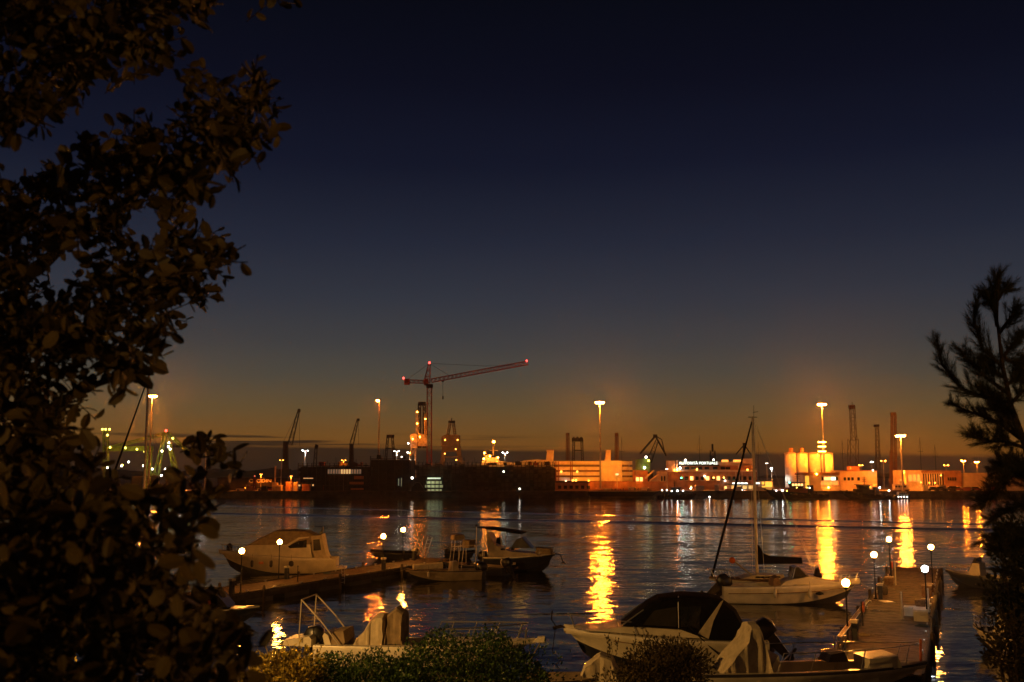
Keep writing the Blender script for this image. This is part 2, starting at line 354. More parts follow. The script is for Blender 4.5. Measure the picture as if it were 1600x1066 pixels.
# ---- tall floodlight masts
def high_mast(px, py, Y, label, lens=8, ring=1.15, flood=30000, dim=None, arms=(), half=False):
    p = at(px, py, Y); r = thing('floodlight_mast', label, 'light mast', (p.x, Y, GZ), 0, 'tall floodlight masts on the far quay')
    h = p.z
    MB().tube([(p.x, Y, GZ), (p.x, Y, GZ+h*.5), (p.x, Y, h+.5)], [.36, .27, .15], 10).build('pole', m_galv, r, world=True)
    MB().lathe((p.x, Y, GZ), [(.7, 0), (.7, .25), (.45, .3), (.42, .8)], 10).build('base_plate', m_galv, r, world=True)
    mb = MB(); k = 16
    for j in range(k):
        a, b_ = 2*math.pi*j/k, 2*math.pi*(j+1)/k
        mb.tube([(p.x+ring*math.cos(a), Y+ring*math.sin(a), h+.32), (p.x+ring*math.cos(b_), Y+ring*math.sin(b_), h+.32)], .07, 5)
    for j in range(4):
        a = math.pi/4+j*math.pi/2; mb.tube([(p.x, Y, h+.45), (p.x+ring*math.cos(a), Y+ring*math.sin(a), h+.32)], .06, 5)
    mb.build('head_ring', m_dsteel, r, world=True)
    for j in range(lens):
        a = 2*math.pi*(j+.5)/lens
        if half and math.cos(a) > -.2: continue
        c = Vector((p.x+ring*math.cos(a), Y+ring*math.sin(a), h))
        lam = MB(); lam.box(c-Vector((.36, .3, -.13)), c+Vector((.36, .3, .28))); lo = lam.build('lamp_housing', m_dsteel, r, world=True)
        e = MB(); e.lathe(c+Vector((0, 0, -.2)), [(.2, -.16), (.40, -.02), (.46, .14), (.46, .30)], 8); e.build('lens', dim or m_sod, lo, world=True)
    for (ay, col) in arms:
        q = at(px, ay, Y); mb = MB(); mb.box((q.x-1.25, Y-.1, q.z-.07), (q.x+1.25, Y+.1, q.z+.07)); ao = mb.build('crossarm', m_dsteel, r, world=True)
        for k_ in (-1.1, -.37, .37, 1.1):
            MB().box((q.x+k_-.28, Y-.45, q.z-.16), (q.x+k_+.28, Y-.12, q.z+.16)).build('lens', m_sod2, ao, world=True)
    if flood: spot(r, (0, 0, h-GZ-.5), flood, SOD, 156, .25, .9)
    return r
high_mast(238, 619, 372, 'tall floodlight mast glowing orange at far left behind the yacht mast', flood=36000)
high_mast(593, 626, 380, 'tall thick pole with one small lamp turned sideways, left of the tower crane', lens=6, ring=.8, flood=0, dim=emi('sodium_lens_side', (1, .16, .012), 1500.), half=True)
high_mast(937, 629, 373, 'tall floodlight mast in front of the orange car park', flood=30000)
high_mast(1284, 632, 393, 'tall floodlight mast beside the silos with three lit crossarms', flood=80000, arms=((691, 0), (698, 0), (705.5, 0)))
high_mast(1407, 681, 374, 'shorter floodlight mast with flat row of lamps in front of the terminal', lens=8, ring=1.3, flood=34000, dim=emi('sodium_lens_mid', (1, .23, .02), 1000.))

# ---- street lights
def street_light(px, py, Y, lens, label, w=.9, flood=0, col=SOD, r0=.2, name='street_light'):
    p = at(px, py, Y); r = thing(name, label, 'street light', (p.x, Y, GZ), 0, 'street lights in the port')
    MB().tube([(p.x, Y, GZ), (p.x, Y, p.z+.25)], [.16, .09], 7).build('pole', m_galv, r, world=True)
    MB().box((p.x-w, Y-.07, p.z+.18), (p.x+w, Y+.07, p.z+.3)).build('crossarm', m_dsteel, r, world=True)
    for s in (-1, 1):
        c = (p.x+s*w*.8, Y-.05, p.z)
        h = MB().box((c[0]-.3, Y-.3, p.z+.06), (c[0]+.3, Y+.2, p.z+.17)).build('lamp_housing', m_dsteel, r, world=True)
        MB().lathe(c, [(.1, -r0*.8), (r0, -r0*.35), (r0, .05)], 8).build('lens', lens, h, world=True)
    if flood: spot(r, (0, -.1, p.z-GZ-.4), flood, col, 150, .3, .4)
    return r
street_light(322, 704, 400, m_flw, 'white twin floodlight pole seen past the tree leaves, far left', 1.2)
street_light(477, 704, 420, m_flw, 'white twin floodlight standing over the left end of the scaffolded dock', 1.3, 20000, WHT)
street_light(440, 719, 372, m_sod3, 'dim orange lamp pole at the left corner of the scaffolded dock', .7)
street_light(537, 719, 372.5, m_sod3, 'orange lamp in front of the scaffolded dock windows', .8, 5000)
street_light(620, 705, 420, m_flw, 'white twin floodlight between the gantry frame and the lit crane house', 1.1, 12000, WHT)
street_light(789, 707, 425, m_flw, 'white twin floodlight right of the orange ship superstructure', 1.2, 15000, WHT)
street_light(1198, 724, 430, m_flw2, 'thin pale lamp post left of the silos, the taller of two', .4, r0=.18)
street_light(1205.5, 731.5, 400, m_flw, 'short white lamp post left of the silos, the brighter of two', .35, 8000, WHT)
street_light(1345, 727, 440, m_sod2, 'orange lamp behind the flat roof left of the white lamp', .8)
street_light(1362, 722, 440, m_flw, 'white lamp on a pole above the low building right of the silos', .5)
street_light(1380, 720, 430, m_sod2, 'orange twin lamp beside the tall crane jib', 1.1)
street_light(1414, 738, 395, m_sod2, 'low orange lamp at the left corner of the glazed terminal', .4, 9000)
street_light(1478, 727, 440, m_sod2, 'orange twin lamp behind the glazed terminal roof', 1.0)
street_light(1505, 720, 470, m_sod, 'bright orange lamp over the right end of the terminal', .9, 30000)
street_light(1526, 722, 470, m_sod, 'bright orange lamp half hidden by the pine branches', .7, 20000)
street_light(1042, 733, 380, m_flw2, 'pale lamp on pole left of the port authority sign', .3, r0=.2)
street_light(964, 741, 372, m_flw2, 'small warm lamp below the car park on the quay', .3, r0=.2)
street_light(983, 723, 440, m_flw, 'white lamp above the rounded end of the car park', .5)

# ---- tower crane
Y = 430; r = thing('tower_crane', 'red tower crane with long raised jib and red warning lights', 'crane', base(670, Y))
MB().plat((670.5, 762), (671, 606), Y, 1.9, .16).build('mast', m_rsteel, r, world=True)
MB().plat((667, 598), (671, 569), Y, 2.6, .15, w1=.7, n=6).build('tower_head', m_rsteel, r, world=True)
MB().pbox(662.5, 592, 669, 602, Y-1.2, 2.4).build('operator_cab', m_rsteel, r, world=True)
MB().pbox(666, 600, 676, 606, Y-1.4, 2.8).build('slewing_ring', m_dsteel, r, world=True)
MB().plat((674, 595), (825, 567), Y, 1.5, .14, n=46).build('jib', m_rsteel, r, world=True)
MB().plat((668, 597), (640, 596), Y, 1.3, .13, n=8).build('counter_jib', m_rsteel, r, world=True)
MB().pbox(631.5, 592, 640, 601, Y-1, 2).build('counterweight', m_rsteel, r, world=True)
mb = MB()
for a, b_ in (((671, 568), (704, 588)), ((671, 568), (760, 572)), ((760, 572), (800, 571)), ((671, 568), (638, 592))): mb.ptube([a, b_], Y, .06, 4)
mb.build('tie_cable', m_dsteel, r, world=True)
mb = MB(); mb.ptube([(692, 594), (692, 622)], Y, .07, 4); mb.pbox(690.5, 594, 693.5, 597, Y-.3, .6); mb.pbox(691, 619, 693, 624, Y-.2, .4); mb.build('hook_block', m_dsteel, r, world=True)
for q in ((671, 567), (630.5, 591), (823, 564)): MB().ball(at(*q, Y-.5), .42, 8).build('warning_light', m_red, r, world=True)

# ---- floodlit crane with twin leg frame, and the second crane house
Y = 425; r = thing('rig_crane', 'tall crane frame with twin dark legs above a brightly lit orange house', 'crane', base(653, Y))
for x in (655.5, 663): MB().plat((x, 700), (x, 631), Y, 1.0, .22, n=16).build('leg', m_dsteel, r, world=True)
MB().pbox(653.5, 628, 665, 634, Y-.8, 1.6).build('cap', m_dsteel, r, world=True)
MB().pslab([(641, 700), (641, 679), (647, 677), (652, 681), (652, 700)], Y-2, 5).build('machinery_house', m_osteel, r, world=True)
MB().pslab([(653, 697), (653, 677), (667, 680), (667, 697)], Y-1.5, 4).build('winch_house', m_osteel, r, world=True)
MB().plat((642, 762), (646, 700), Y, 3.2, .22, w1=1.8).build('pedestal', m_osteel, r, world=True)
MB().plat((652, 690), (651.5, 641), Y-1, .9, .1).build('ladder_cage', m_osteel, r, world=True)
MB().plat((665, 690), (664.5, 645), Y-1, .7, .1).build('ladder_cage', m_osteel, r, world=True)
for q in ((652, 644), (652, 662), (664.5, 655), (645, 686), (640, 708), (656, 683)):
    MB().ball(at(*q, Y-3.2), .22, 6).build('lamp', m_sod2, r, world=True)
for q in ((638, 693), (637, 707), (628, 714)): MB().ball(at(*q, Y-2.6), .3, 6).build('lamp', m_flw2, r, world=True)
for q, e in (((646, 668), 1500), ((660, 668), 900), ((648, 712), 700)):
    p = at(*q, Y-7); spot(r, p-Vector(r.location), e, SOD, 120, .5, .3, (R(70), 0, 0))
Y = 430; r = thing('crane_house', 'squat dark brown crane house with lattice top, right of the tower crane mast', 'crane', base(704, Y))
MB().pslab([(686, 732), (691, 697), (719, 697), (724, 732), (717, 732), (713, 706), (697, 706), (693, 732)], Y, 6).build('portal_legs', m_brwn, r, world=True)
MB().pslab([(689, 698), (690, 682), (697, 679), (718, 680), (718, 698)], Y-1, 7).build('machinery_house', m_brwn, r, world=True)
for a, b_ in (((700, 680), (704, 657)), ((711, 680), (708, 657))): MB().plat(a, b_, Y+1, .9, .16).build('leg', m_brwn, r, world=True)
mb = MB(); mb.pbox(700.5, 658, 711, 661, Y+.4, 1.4); mb.ptube([(705.5, 660), (706, 653)], Y+1, .2); mb.build('sheave_head', m_dsteel, r, world=True)
for q in ((695.5, 687.5), (715, 687.5)): MB().ball(at(*q, Y-1.3), .26, 6).build('lamp', m_sod3, r, world=True)
for q in ((695, 709), (712, 702), (713, 719)): MB().ball(at(*q, Y-2.4), .24, 6).build('lamp', m_sod3, r, world=True)
MB().pbox(691, 713, 718, 715, Y-1.5, 1).build('walkway', m_brwn, r, world=True)

# ---- silhouettes of other cranes
def sil(name, label, Y, tubes=(), lats=(), slabs=(), boxes=(), m=None, cat='crane', x=None):
    m = m or m_dsteel; xx = x or (tubes[0][1][0][0] if tubes else lats[0][1][0])
    r = thing(name, label, cat, base(xx, Y))
    for nm, pts, rad in tubes: MB().ptube(pts, Y, rad, 5).build(nm, m, r, world=True)
    for nm, a, b_, w, w1 in lats: MB().plat(a, b_, Y, w, .13, w1=w1).build(nm, m, r, world=True)
    for nm, pts, dy in slabs: MB().pslab(pts, Y-dy/2, dy).build(nm, m, r, world=True)
    for nm, q, dy in boxes: MB().pbox(*q, Y-dy/2, dy).build(nm, m, r, world=True)
    return r
sil('mobile_harbour_crane', 'dark harbour crane with raised lattice boom left of the scaffolded dock', 480,
    [('stay_cable', [(467, 641), (443, 690)], .07), ('hoist_rope', [(467.5, 641), (468, 697)], .07), ('stay_cable', [(443, 690), (440, 720)], .09)],
    [('boom', (453, 695), (467, 641), 2.0, .8)], [('tower', [(440, 762), (443, 690), (448, 690), (450, 762)], 3), ('machinery_house', [(436, 745), (436, 733), (452, 733), (452, 745)], 4)], [('boom_head', (465, 639, 469, 644), 1)], x=445)
sil('mobile_harbour_crane', 'smaller dark harbour crane with thin boom above the scaffolded dock', 520,
    [('hoist_rope', [(560, 655), (560.5, 695)], .07), ('stay_cable', [(558.5, 656), (547, 690)], .06)],
    [('boom', (549, 696), (559, 656), 1.8, .8)], [('tower', [(545, 762), (546, 694), (551, 694), (553, 762)], 3), ('machinery_house', [(541, 735), (541, 722), (555, 722), (555, 735)], 4)], [('boom_head', (557.5, 654, 561.5, 658), 1)], x=549)
sil('jib_stub', 'short dark crane post above the left part of the scaffolded dock', 470, [], [('post', (490, 760), (494, 697), 1.8, .9)], [('head', [(491, 700), (493, 694), (497, 696), (496, 702)], 1.2)], x=492)
sil('gantry_frame', 'dark trapezoid gantry frame left of the floodlit crane', 440, [], [('leg', (599, 760), (606, 682), 1.1, .8), ('leg', (619, 760), (613, 682), 1.1, .8)], [], [('crossbeam', (604, 679.5, 615.5, 684), 2), ('crossbeam', (602, 700, 617.5, 702), 1.4)], x=609)
sil('luffing_crane', 'dark level luffing crane with bent double jib right of the car park', 470,
    [('jib_arm', [(1000, 709), (1024, 681.5)], .45), ('stay_arm', [(1024, 681.5), (1041, 712)], .42), ('link_bar', [(1024, 681), (1034, 687), (1038, 705)], .25)],
    [('jib_lattice', (1014, 722), (1027, 688), 2.2, 1.2)], [('tower', [(1006, 762), (1008, 736), (1020, 736), (1023, 762)], 4)], [('sheave', (1021, 679, 1027, 684), 1.2)], x=1014)
r = thing('crane_cab', 'dull green crane house with white lamps below the luffing crane', 'crane', base(1003, 455))
MB().pslab([(994, 738), (995, 718), (1010, 716), (1016, 720), (1016, 738)], 453, 5).build('house', m_gsteel, r, world=True)
MB().pbox(999, 738, 1012, None, 454, 3).build('pedestal', m_dsteel, r, world=True)
for q, mm in (((1009.5, 714.5), m_flw2), ((1013.5, 720), m_ylg), ((1007, 731), m_flw2)): MB().ball(at(*q, 452), .48, 7).build('lamp', mm, r, world=True)
sil('twin_column', 'pair of slim lit posts above the car park left of the gantry tower', 440, [], [('post', (885.3, 760), (885.8, 679), .6, .6), ('post', (888.6, 760), (888.3, 679), .6, .6)], [], [('cap', (884.3, 676.5, 889.8, 680.5), 1.4)], m=mat('lit_brown_steel', (.16, .085, .045), .7), cat='tower', x=887)  # brown lightened in the colour to carry the lamplight on these parts
sil('twin_column', 'pair of slim lit posts above the car park right of the floodlight mast', 440, [], [('post', (961.8, 760), (962.2, 680), .6, .6), ('post', (965.4, 760), (964.8, 680), .6, .6)], [], [('cap', (961, 676.5, 966.2, 681), 1.4)], m=mat('lit_brown_steel', (.16, .085, .045), .7), cat='tower', x=963)
sil('lattice_gantry', 'dark twin lattice gantry with toothed top above the car park', 470, [], [('leg', (895, 760), (896.5, 690), 1.0, .9), ('leg', (912, 760), (909, 690), 1.0, .9)],
    [('sheave_beam', [(893.5, 690), (894, 684.5), (897, 682.5), (899, 685), (902.5, 682), (905, 685), (908, 682.5), (911, 685), (911.5, 690)], 2)], [('crossbeam', (897, 703, 910, 704.5), .8)], cat='gantry', x=903)
sil('exhaust_tower', 'thin dark tower rising behind the port authority sign', 520, [], [('shaft', (1113.5, 762), (1113.5, 704), 2.6, 2.2)], [('shaft_cover', [(1109, 762), (1110.5, 712), (1116, 712), (1117, 762)], 3)], [('mast', (1112.3, 694, 1114.6, 706), .8)], cat='tower', x=1113.5)
sil('luffing_crane', 'thin inverted V crane silhouette behind the sailboat mast', 500, [('jib_arm', [(1150, 710), (1164, 693.5)], .3), ('stay_arm', [(1162, 693), (1173, 710)], .3), ('tower', [(1162, 694), (1161, 762)], .5)], [], [], [('sheave', (1161, 692, 1165, 696), .8)], x=1162)
sil('lattice_tower', 'tallest dark lattice tower right of the silos', 440, [('mast_rod', [(1332, 634), (1331.5, 628)], .12)], [('upper_lattice', (1334, 688), (1331.5, 635), 2.1, 1.8), ('lower_lattice', (1333, 762), (1333, 686), 3.6, 3.4)], [], [('head', (1327.5, 633, 1336, 639), 1.6)], m=mat('brown_lattice', (.09, .05, .03), .7), cat='tower', x=1333)
sil('lattice_tower', 'slim lattice tower with flat cap between two taller ones', 470, [], [('lattice', (1373, 762), (1370.3, 668), 2.0, 1.2)], [], [('cap', (1367, 663.5, 1373.8, 667.5), 1.6)], m=mat('brown_lattice', (.09, .05, .03), .7), cat='tower', x=1372)
r = sil('crane_jib', 'upright twin rail crane jib standing behind the shorter floodlight mast', 420, [('hoist_rope', [(1396.3, 648), (1396, 730)], .08)], [('rail', (1393, 762), (1393.4, 648), .6, .6), ('rail', (1399.3, 762), (1399, 648), .6, .6), ('lower_lattice', (1395.5, 762), (1395.8, 705), 2.4, 2.0)], [], [('head', (1392.4, 644.5, 1400, 649), 1.2)], m=mat('lit_brown_steel', (.16, .085, .045), .7), x=1396)

# ---- yacht-yard rig on the left: green lit lattice crane barge
Y = 405; r = thing('crane_barge', 'green and yellow lit A-frame crane barge glimpsed through the tree leaves', 'barge', (at(250, 760, Y).x, Y, GZ))
MB().plat((244, 742), (258, 676), Y, 1.8, .2, w1=.8).build('leg', m_gsteel, r, world=True)
MB().plat((276, 742), (260, 676), Y, 1.8, .2, w1=.8).build('leg', m_gsteel, r, world=True)
MB().plat((258, 678), (170, 700), Y, 1.2, .16, w1=.9).build('boom', m_gsteel, r, world=True)
MB().plat((262, 677), (305, 716), Y, 1.0, .16).build('back_stay', m_gsteel, r, world=True)
MB().pbox(205, 744, 300, None, Y, 9).build('deck_house', m_shed, r, world=True)
MB().pbox(160, 697, 236, 705, Y, 3).build('gangway', m_gsteel, r, world=True)
MB().plat((166, 762), (165, 672), Y, 1.6, .2).build('leg', m_gsteel, r, world=True)
MB().plat((232, 762), (233, 700), Y, 1.6, .2).build('leg', m_gsteel, r, world=True)
for q in ((264, 692), (263, 698), (266, 702), (253, 705), (190, 728), (168, 731), (238, 733), (252, 743), (265, 745), (258, 733), (224, 728), (201, 722), (283, 745)):
    MB().ball(at(*q, Y-2.5), .38, 6).build('lamp', m_flw2, r, world=True)
for q in ((160, 671), (165, 671), (171, 671), (168, 680), (172, 699), (196, 700), (214, 702), (226, 706), (270, 685), (300, 713), (191, 727)):
    MB().ball(at(*q, Y-2.5), .42, 6).build('lamp', m_ylg, r, world=True)
MB().ball(at(259.5, 673, Y), .45, 6).build('warning_light', m_red, r, world=True)
for q in ((200, 715), (258, 715)):
    p = at(*q, Y-8); spot(r, p-Vector(r.location), 600, (.9, .75, .12), 130, .5, .3, (R(80), 0, 0))

# ---- floating docks: scaffolded dark blocks
def dock(name, label, px0, px1, py0, Y, dy, tiers, m_panel, bays, curve=0., base_z=GZ, seed=1, cat='dock'):
    r = thing(name, label, cat, (at((px0+px1)/2, 745, Y).x, Y, base_z)); rg = random.Random(seed)
    a, b_ = at(px0, py0, Y), at(px1, py0, Y); ztop = (a.z+b_.z)/2
    nb = bays; X = [a.x+(b_.x-a.x)*i/nb for i in range(nb+1)]
    cv = lambda x: -curve*math.sin(math.pi*(x-a.x)/(b_.x-a.x))
    MB().box((a.x+.5, Y+1.6+max(curve, 0)*0, base_z), (b_.x-.5, Y+dy, ztop-.4)).build('inner_wall', m_panel, r, world=True)
    for k in range(tiers+1):
        z = base_z+(ztop-base_z)*k/tiers; mb = MB()
        for i in range(nb): mb.box((X[i], Y+cv((X[i]+X[i+1])/2), z-.16), (X[i+1], Y+1.6, z+.1))
        mb.build('floor_slab', m_dsteel, r, world=True)
    for i in range(nb+1):
        MB().box((X[i]-.13, Y-.16+cv(X[i]), base_z), (X[i]+.13, Y+.1+cv(X[i]), ztop+1.0)).build('post', m_dsteel, r, world=True)
    mb = MB()
    for k in range(tiers):
        z = base_z+(ztop-base_z)*k/tiers
        for i in range(nb): mb.box((X[i], Y-.06+cv((X[i]+X[i+1])/2), z+1.0), (X[i+1], Y-.02+cv((X[i]+X[i+1])/2), z+1.07))
    for i in range(nb): mb.box((X[i], Y-.05, ztop+.9), (X[i+1], Y-.01, ztop+.97))
    mb.build('guard_rail', m_dsteel, r, world=True)
    for k in range(tiers):
        z0 = base_z+(ztop-base_z)*k/tiers; z1 = base_z+(ztop-base_z)*(k+1)/tiers
        for i in range(nb):
            if rg.random() < .62:
                zz_ = z0+.12; MB().box((X[i]+.16, Y+.35, zz_), (X[i+1]-.16, Y+.42, z0+(z1-z0)*rg.choice((.5, .86, .86)))).build('cladding_panel', m_shed if rg.random() < .7 else m_panel, r, world=True)
    for i in range(int((b_.x-a.x)/2.4)):
        x = rg.uniform(a.x+1, b_.x-2); w = rg.uniform(.4, 2.2); h_ = rg.uniform(.3, 1.5); MB().box((x, Y+rg.uniform(.5, 3), ztop-.1), (x+w, Y+4.5, ztop+h_)).build('roof_unit', m_shed if rg.random() < .7 else m_rsteel, r, world=True)
    for i in range(int((b_.x-a.x)/7)):
        x = rg.uniform(a.x+1, b_.x-1); MB().tube([(x, Y+1, ztop), (x+rg.uniform(-.3, .3), Y+1, ztop+rg.uniform(1.2, 3.4))], .07, 5).build('roof_mast', m_dsteel, r, world=True)
    return r, ztop
rA, zt = dock('scaffolded_dock', 'low dark scaffolded dock block, left of the tall dark block', 466, 579, 728, 372, 22, 5, m_shed, 16, seed=4)
for i in range(13):
    x = 512+i*4.1; MB().pbox(x, 733.5, x+2.9, 740.5, 371.6, .25).build('window', emi('gallery_window', (1, .55, .2), .8) if i in (5, 6, 7, 8) else emi('dim_window', (.9, .6, .35), .13), rA, world=True)
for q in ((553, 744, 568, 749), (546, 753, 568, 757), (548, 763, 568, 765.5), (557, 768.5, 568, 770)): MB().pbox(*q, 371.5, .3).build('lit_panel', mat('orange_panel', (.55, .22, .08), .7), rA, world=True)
for q in ((474, 747, 489, 748.0), (488, 757, 490, 759.5), (466, 757.5, 469, 760)): MB().pbox(*q, 371.5, .3).build('lit_window', emi('gallery_window', (1, .55, .2), .8), rA, world=True)
rB, zt = dock('dock_tower', 'tallest plain dark block between the two scaffolded docks', 579, 641, 717, 370, 26, 4, m_hullb, 5, seed=9)
MB().pslab([(641, 775), (643, 762), (650, 754), (655, 754), (662, 764), (664, 775)], 369, 3, .05).build('rounded_buttress', m_hullb, rB, world=True)
for q in ((622, 748, 623.5, 759), (626.5, 747, 627.6, 760)): MB().pbox(*q, 369.6, .3).build('lit_slot', emi('dim_slot', (.8, .9, .6), .16), rB, world=True)
MB().ball(at(644, 747, 368.5), .38, 6).build('lamp', m_flw2, rB, world=True)
rC, zt = dock('floating_dock', 'long dark floating dock with greenish lit gallery left of the car park', 648, 866, 727, 371, 24, 6, m_shed2, 34, seed=6)
for i in range(9):
    x = 668+i*2.3; MB().pbox(x, 746.5, x+1.8, 748.6, 370.7, .25).build('lit_window', emi('gallery_cool', (.8, .95, .7), .9), rC, world=True)
for q in ((666, 752, 690, 756), (664, 758, 692, 762), (668, 764.5, 690, 768), (664, 770, 680, 772)): MB().pbox(*q, 370.9, .2).build('lit_panel', emi('green_bay_glow', (.75, .8, .5), .07), rC, world=True)  # panels glow faintly in place of light inside the bays
for q in ((715, 773), (733, 769), (812, 764), (787, 737)): MB().ball(at(*q, 369.5), .26, 6).build('lamp', m_flw2, rC, world=True)
p = at(652, 750, 364); spot(rC, p-Vector(rC.location), 2600, (.9, .95, .62), 110, .6, .3, tuple(Vector((1, .45, -.05)).to_track_quat('-Z', 'Y').to_euler()))
MB().box(p-Vector((.3, .2, .25)), p+Vector((-.02, .2, .25))).build('lamp_housing', m_dsteel, rC, world=True)
mbx = MB()
for x in range(652, 866, 7): mbx.ptube([(x, 727), (x+3, 720)], 372, .06, 3)
mbx.build('roof_bracing', m_dsteel, rC, world=True)['kind'] = 'stuff'

# ---- ship superstructure
Y = 400; r = thing('ship_superstructure', 'bright orange ship superstructure with lit mast behind the floating dock', 'ship', base(766, Y))
MB().pslab([(752, 732), (753, 721), (760, 719), (783, 721), (805, 723), (805, 732)], Y, 8).build('deck_house', m_wallw, r, world=True)
MB().pslab([(757, 722), (758, 712), (764, 710), (777, 713), (780, 722)], Y+1, 5).build('bridge', m_wallw, r, world=True)
MB().pbox(762, 712, 779, 715, Y+.8, .3).build('bridge_window', m_glass, r, world=True)
MB().ptube([(770.5, 715), (771.5, 692)], Y+2, .38, 8).build('mast', m_osteel, r, world=True)
mb = MB(); mb.ptube([(756, 712), (757, 706), (760, 706)], Y+2, .2); mb.ptube([(764, 704), (778, 704)], Y+2, .12); mb.build('davit', m_osteel, r, world=True)
MB().pbox(752, 690+42, 868, None, Y+.5, 6).build('hull', m_hullb, r, world=True)
MB().ball(at(771.5, 690.5, Y+2), .5, 8).build('masthead_lamp', m_sod2, r, world=True)
for q in ((765.5, 713), (778, 715), (756, 717), (757, 708)): MB().ball(at(*q, Y-1.5), .3, 6).build('lamp', m_sod2, r, world=True)
p = at(772, 700, Y-9); spot(r, p-Vector(r.location), 1800, (1, .42, .07), 120, .5, .3, (R(60), 0, 0))

# ---- car park with rounded end
Y = 402; r = thing('car_park', 'orange lit multi storey car park with banded white parapets and rounded end', 'car park', base(900, Y))
def oval(px0, px1, Y, dy, z0, z1, rnd_end=6.0, mbx=None, inset=0.):
    x0, x1 = at(px0, 740, Y).x+inset, at(px1, 740, Y).x-inset; pts = [(x0, Y+inset)]
    for i in range(9):
        a = -math.pi/2+math.pi/2*i/8; pts.append((x1-rnd_end*2.2+rnd_end*2.2*math.cos(a), Y+inset+rnd_end+rnd_end*math.sin(a)))
    pts += [(x1, Y+dy), (x0, Y+dy)]
    n = len(pts); mbx.add([(x, y, z0) for x, y in pts]+[(x, y, z1) for x, y in pts], [(i, (i+1) % n, n+(i+1) % n, n+i) for i in range(n)]+[tuple(range(n))[::-1], tuple(range(n, 2*n))])
z_ = lambda py: at(900, py, Y).z
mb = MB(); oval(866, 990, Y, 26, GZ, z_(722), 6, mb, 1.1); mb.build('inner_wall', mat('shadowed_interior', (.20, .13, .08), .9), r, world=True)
for (a, b_) in ((720.5, 726), (729.5, 734.5), (737.5, 743), (746, 751.5)):
    mb = MB(); oval(866, 991, Y, 27, z_(b_), z_(a), 6, mb); mb.build('parapet_band', m_wallw, r, world=True)
mb = MB(); x0, x1 = at(938, 740, Y).x, at(972, 740, Y).x; mb.box((x0, Y-.12, z_(752)), (x1, Y+.5, z_(720))); mb.build('smooth_wall', m_wallw, r, world=True)
MB().pslab([(802, 732), (803, 724), (820, 719.5), (840, 718), (866, 720), (866, 732)], Y+1, 12, .0).build('curved_roof_wing', m_wallw, r, world=True)
for (a, b_) in ((853, 866), (945.5, 955.5)):
    MB().pslab([(a, 722), (a+2, 706), (a+.5, 703), (b_-.5, 703), (b_-1.2, 722)], Y+4, 4, .05).build('stair_tower', m_wallw, r, world=True)
for i in range(14):
    x = 806+i*4.4; MB().pbox(x, 721.5 if i > 3 else 724, x+.5, 731, Y+.6, .3).build('roof_post', m_dsteel, r, world=True)
for x in (868, 872.5, 891, 893.5):
    MB().pbox(x, 721, x+1.1, None, Y-.5, .4).build('stair_post', m_rsteel, r, world=True)
for q in ((900, 751), (920, 751.5), (895, 751), (877, 737), (902, 737)): MB().ball(at(*q, Y-.8), .28, 6).build('lamp', m_sod3, r, world=True)
for q in ((860, 751), (884, 752.5)): MB().ball(at(*q, Y-1.5), .3, 6).build('lamp', m_flw2, r, world=True)

# ---- quay-side fence, low walls and sheds between the car park and the office
r = thing('quay_shed', 'low rust red shed wall on the quay below the car park', 'shed', base(900, 380))
MB().pbox(868, 754, 920, None, 380, 4).build('wall', m_wallr, r, world=True)
for x in range(872, 918, 9): MB().pbox(x, 759, x+5, 764, 379.8, .25).build('panel', m_shed, r, world=True)
MB().pbox(866, 752.3, 922, 754, 379.4, 5).build('roof', m_dsteel, r, world=True)
r = thing('boundary_wall', 'long orange lit boundary wall right of the floodlight mast base', 'wall', base(985, 384))
MB().pbox(921, 752.5, 1046, None, 384, .6).build('wall', m_wallr, r, world=True)
for x in range(921, 1046, 12): MB().pbox(x, 751.4, x+1.3, None, 383.8, .9).build('pier_post', m_wallr, r, world=True)
r = thing('moored_barge', 'low dark barge moored at the quay under the floodlight mast', 'barge', (at(975, 770, 362).x, 361, 0))
MB().pslab([(922, 776), (918, 768.5), (1030, 768.5), (1018, 776)], 357, 7).build('hull', m_hullb, r, world=True)
mb = MB(); rg = random.Random(5)
for i in range(26):
    x = 950+i*2.7; mb.ptube([(x, 769), (x+rg.uniform(-1, 1), 769-rg.uniform(2, 7))], 361, .12, 4)
mb.build('net_stakes', m_dsteel, r, world=True)
MB().pbox(922, 766.5, 1000, 768.5, 358, .3).build('bulwark', m_conc, r, world=True)
Y = 392; r = thing('ramp_building', 'small orange building with slanted ramp beside the car park', 'building', base(1010, Y))
MB().pbox(992, 735, 1012, None, Y, 8).build('wall', m_wallr, r, world=True)
MB().pslab([(1014, 762), (1018, 750), (1030, 741), (1032, 741), (1032, 762)], Y, 5).build('ramp', m_wall, r, world=True)
MB().pbox(1030, 737, 1042, None, Y-1, 7).build('stair_block', m_wall, r, world=True)
for q in ((994, 746, 998, 752), (1000, 746, 1004, 752)): MB().pbox(*q, Y-.2, .3).build('lit_window', m_winw, r, world=True)
for x in (1033, 1037.5): MB().pbox(x, 744, x+2, 752, Y-1.2, .3).build('window', m_glass, r, world=True)
MB().ptube([(1008, 748), (1022, 735)], Y-1.5, .35).build('conveyor', m_galv, r, world=True)

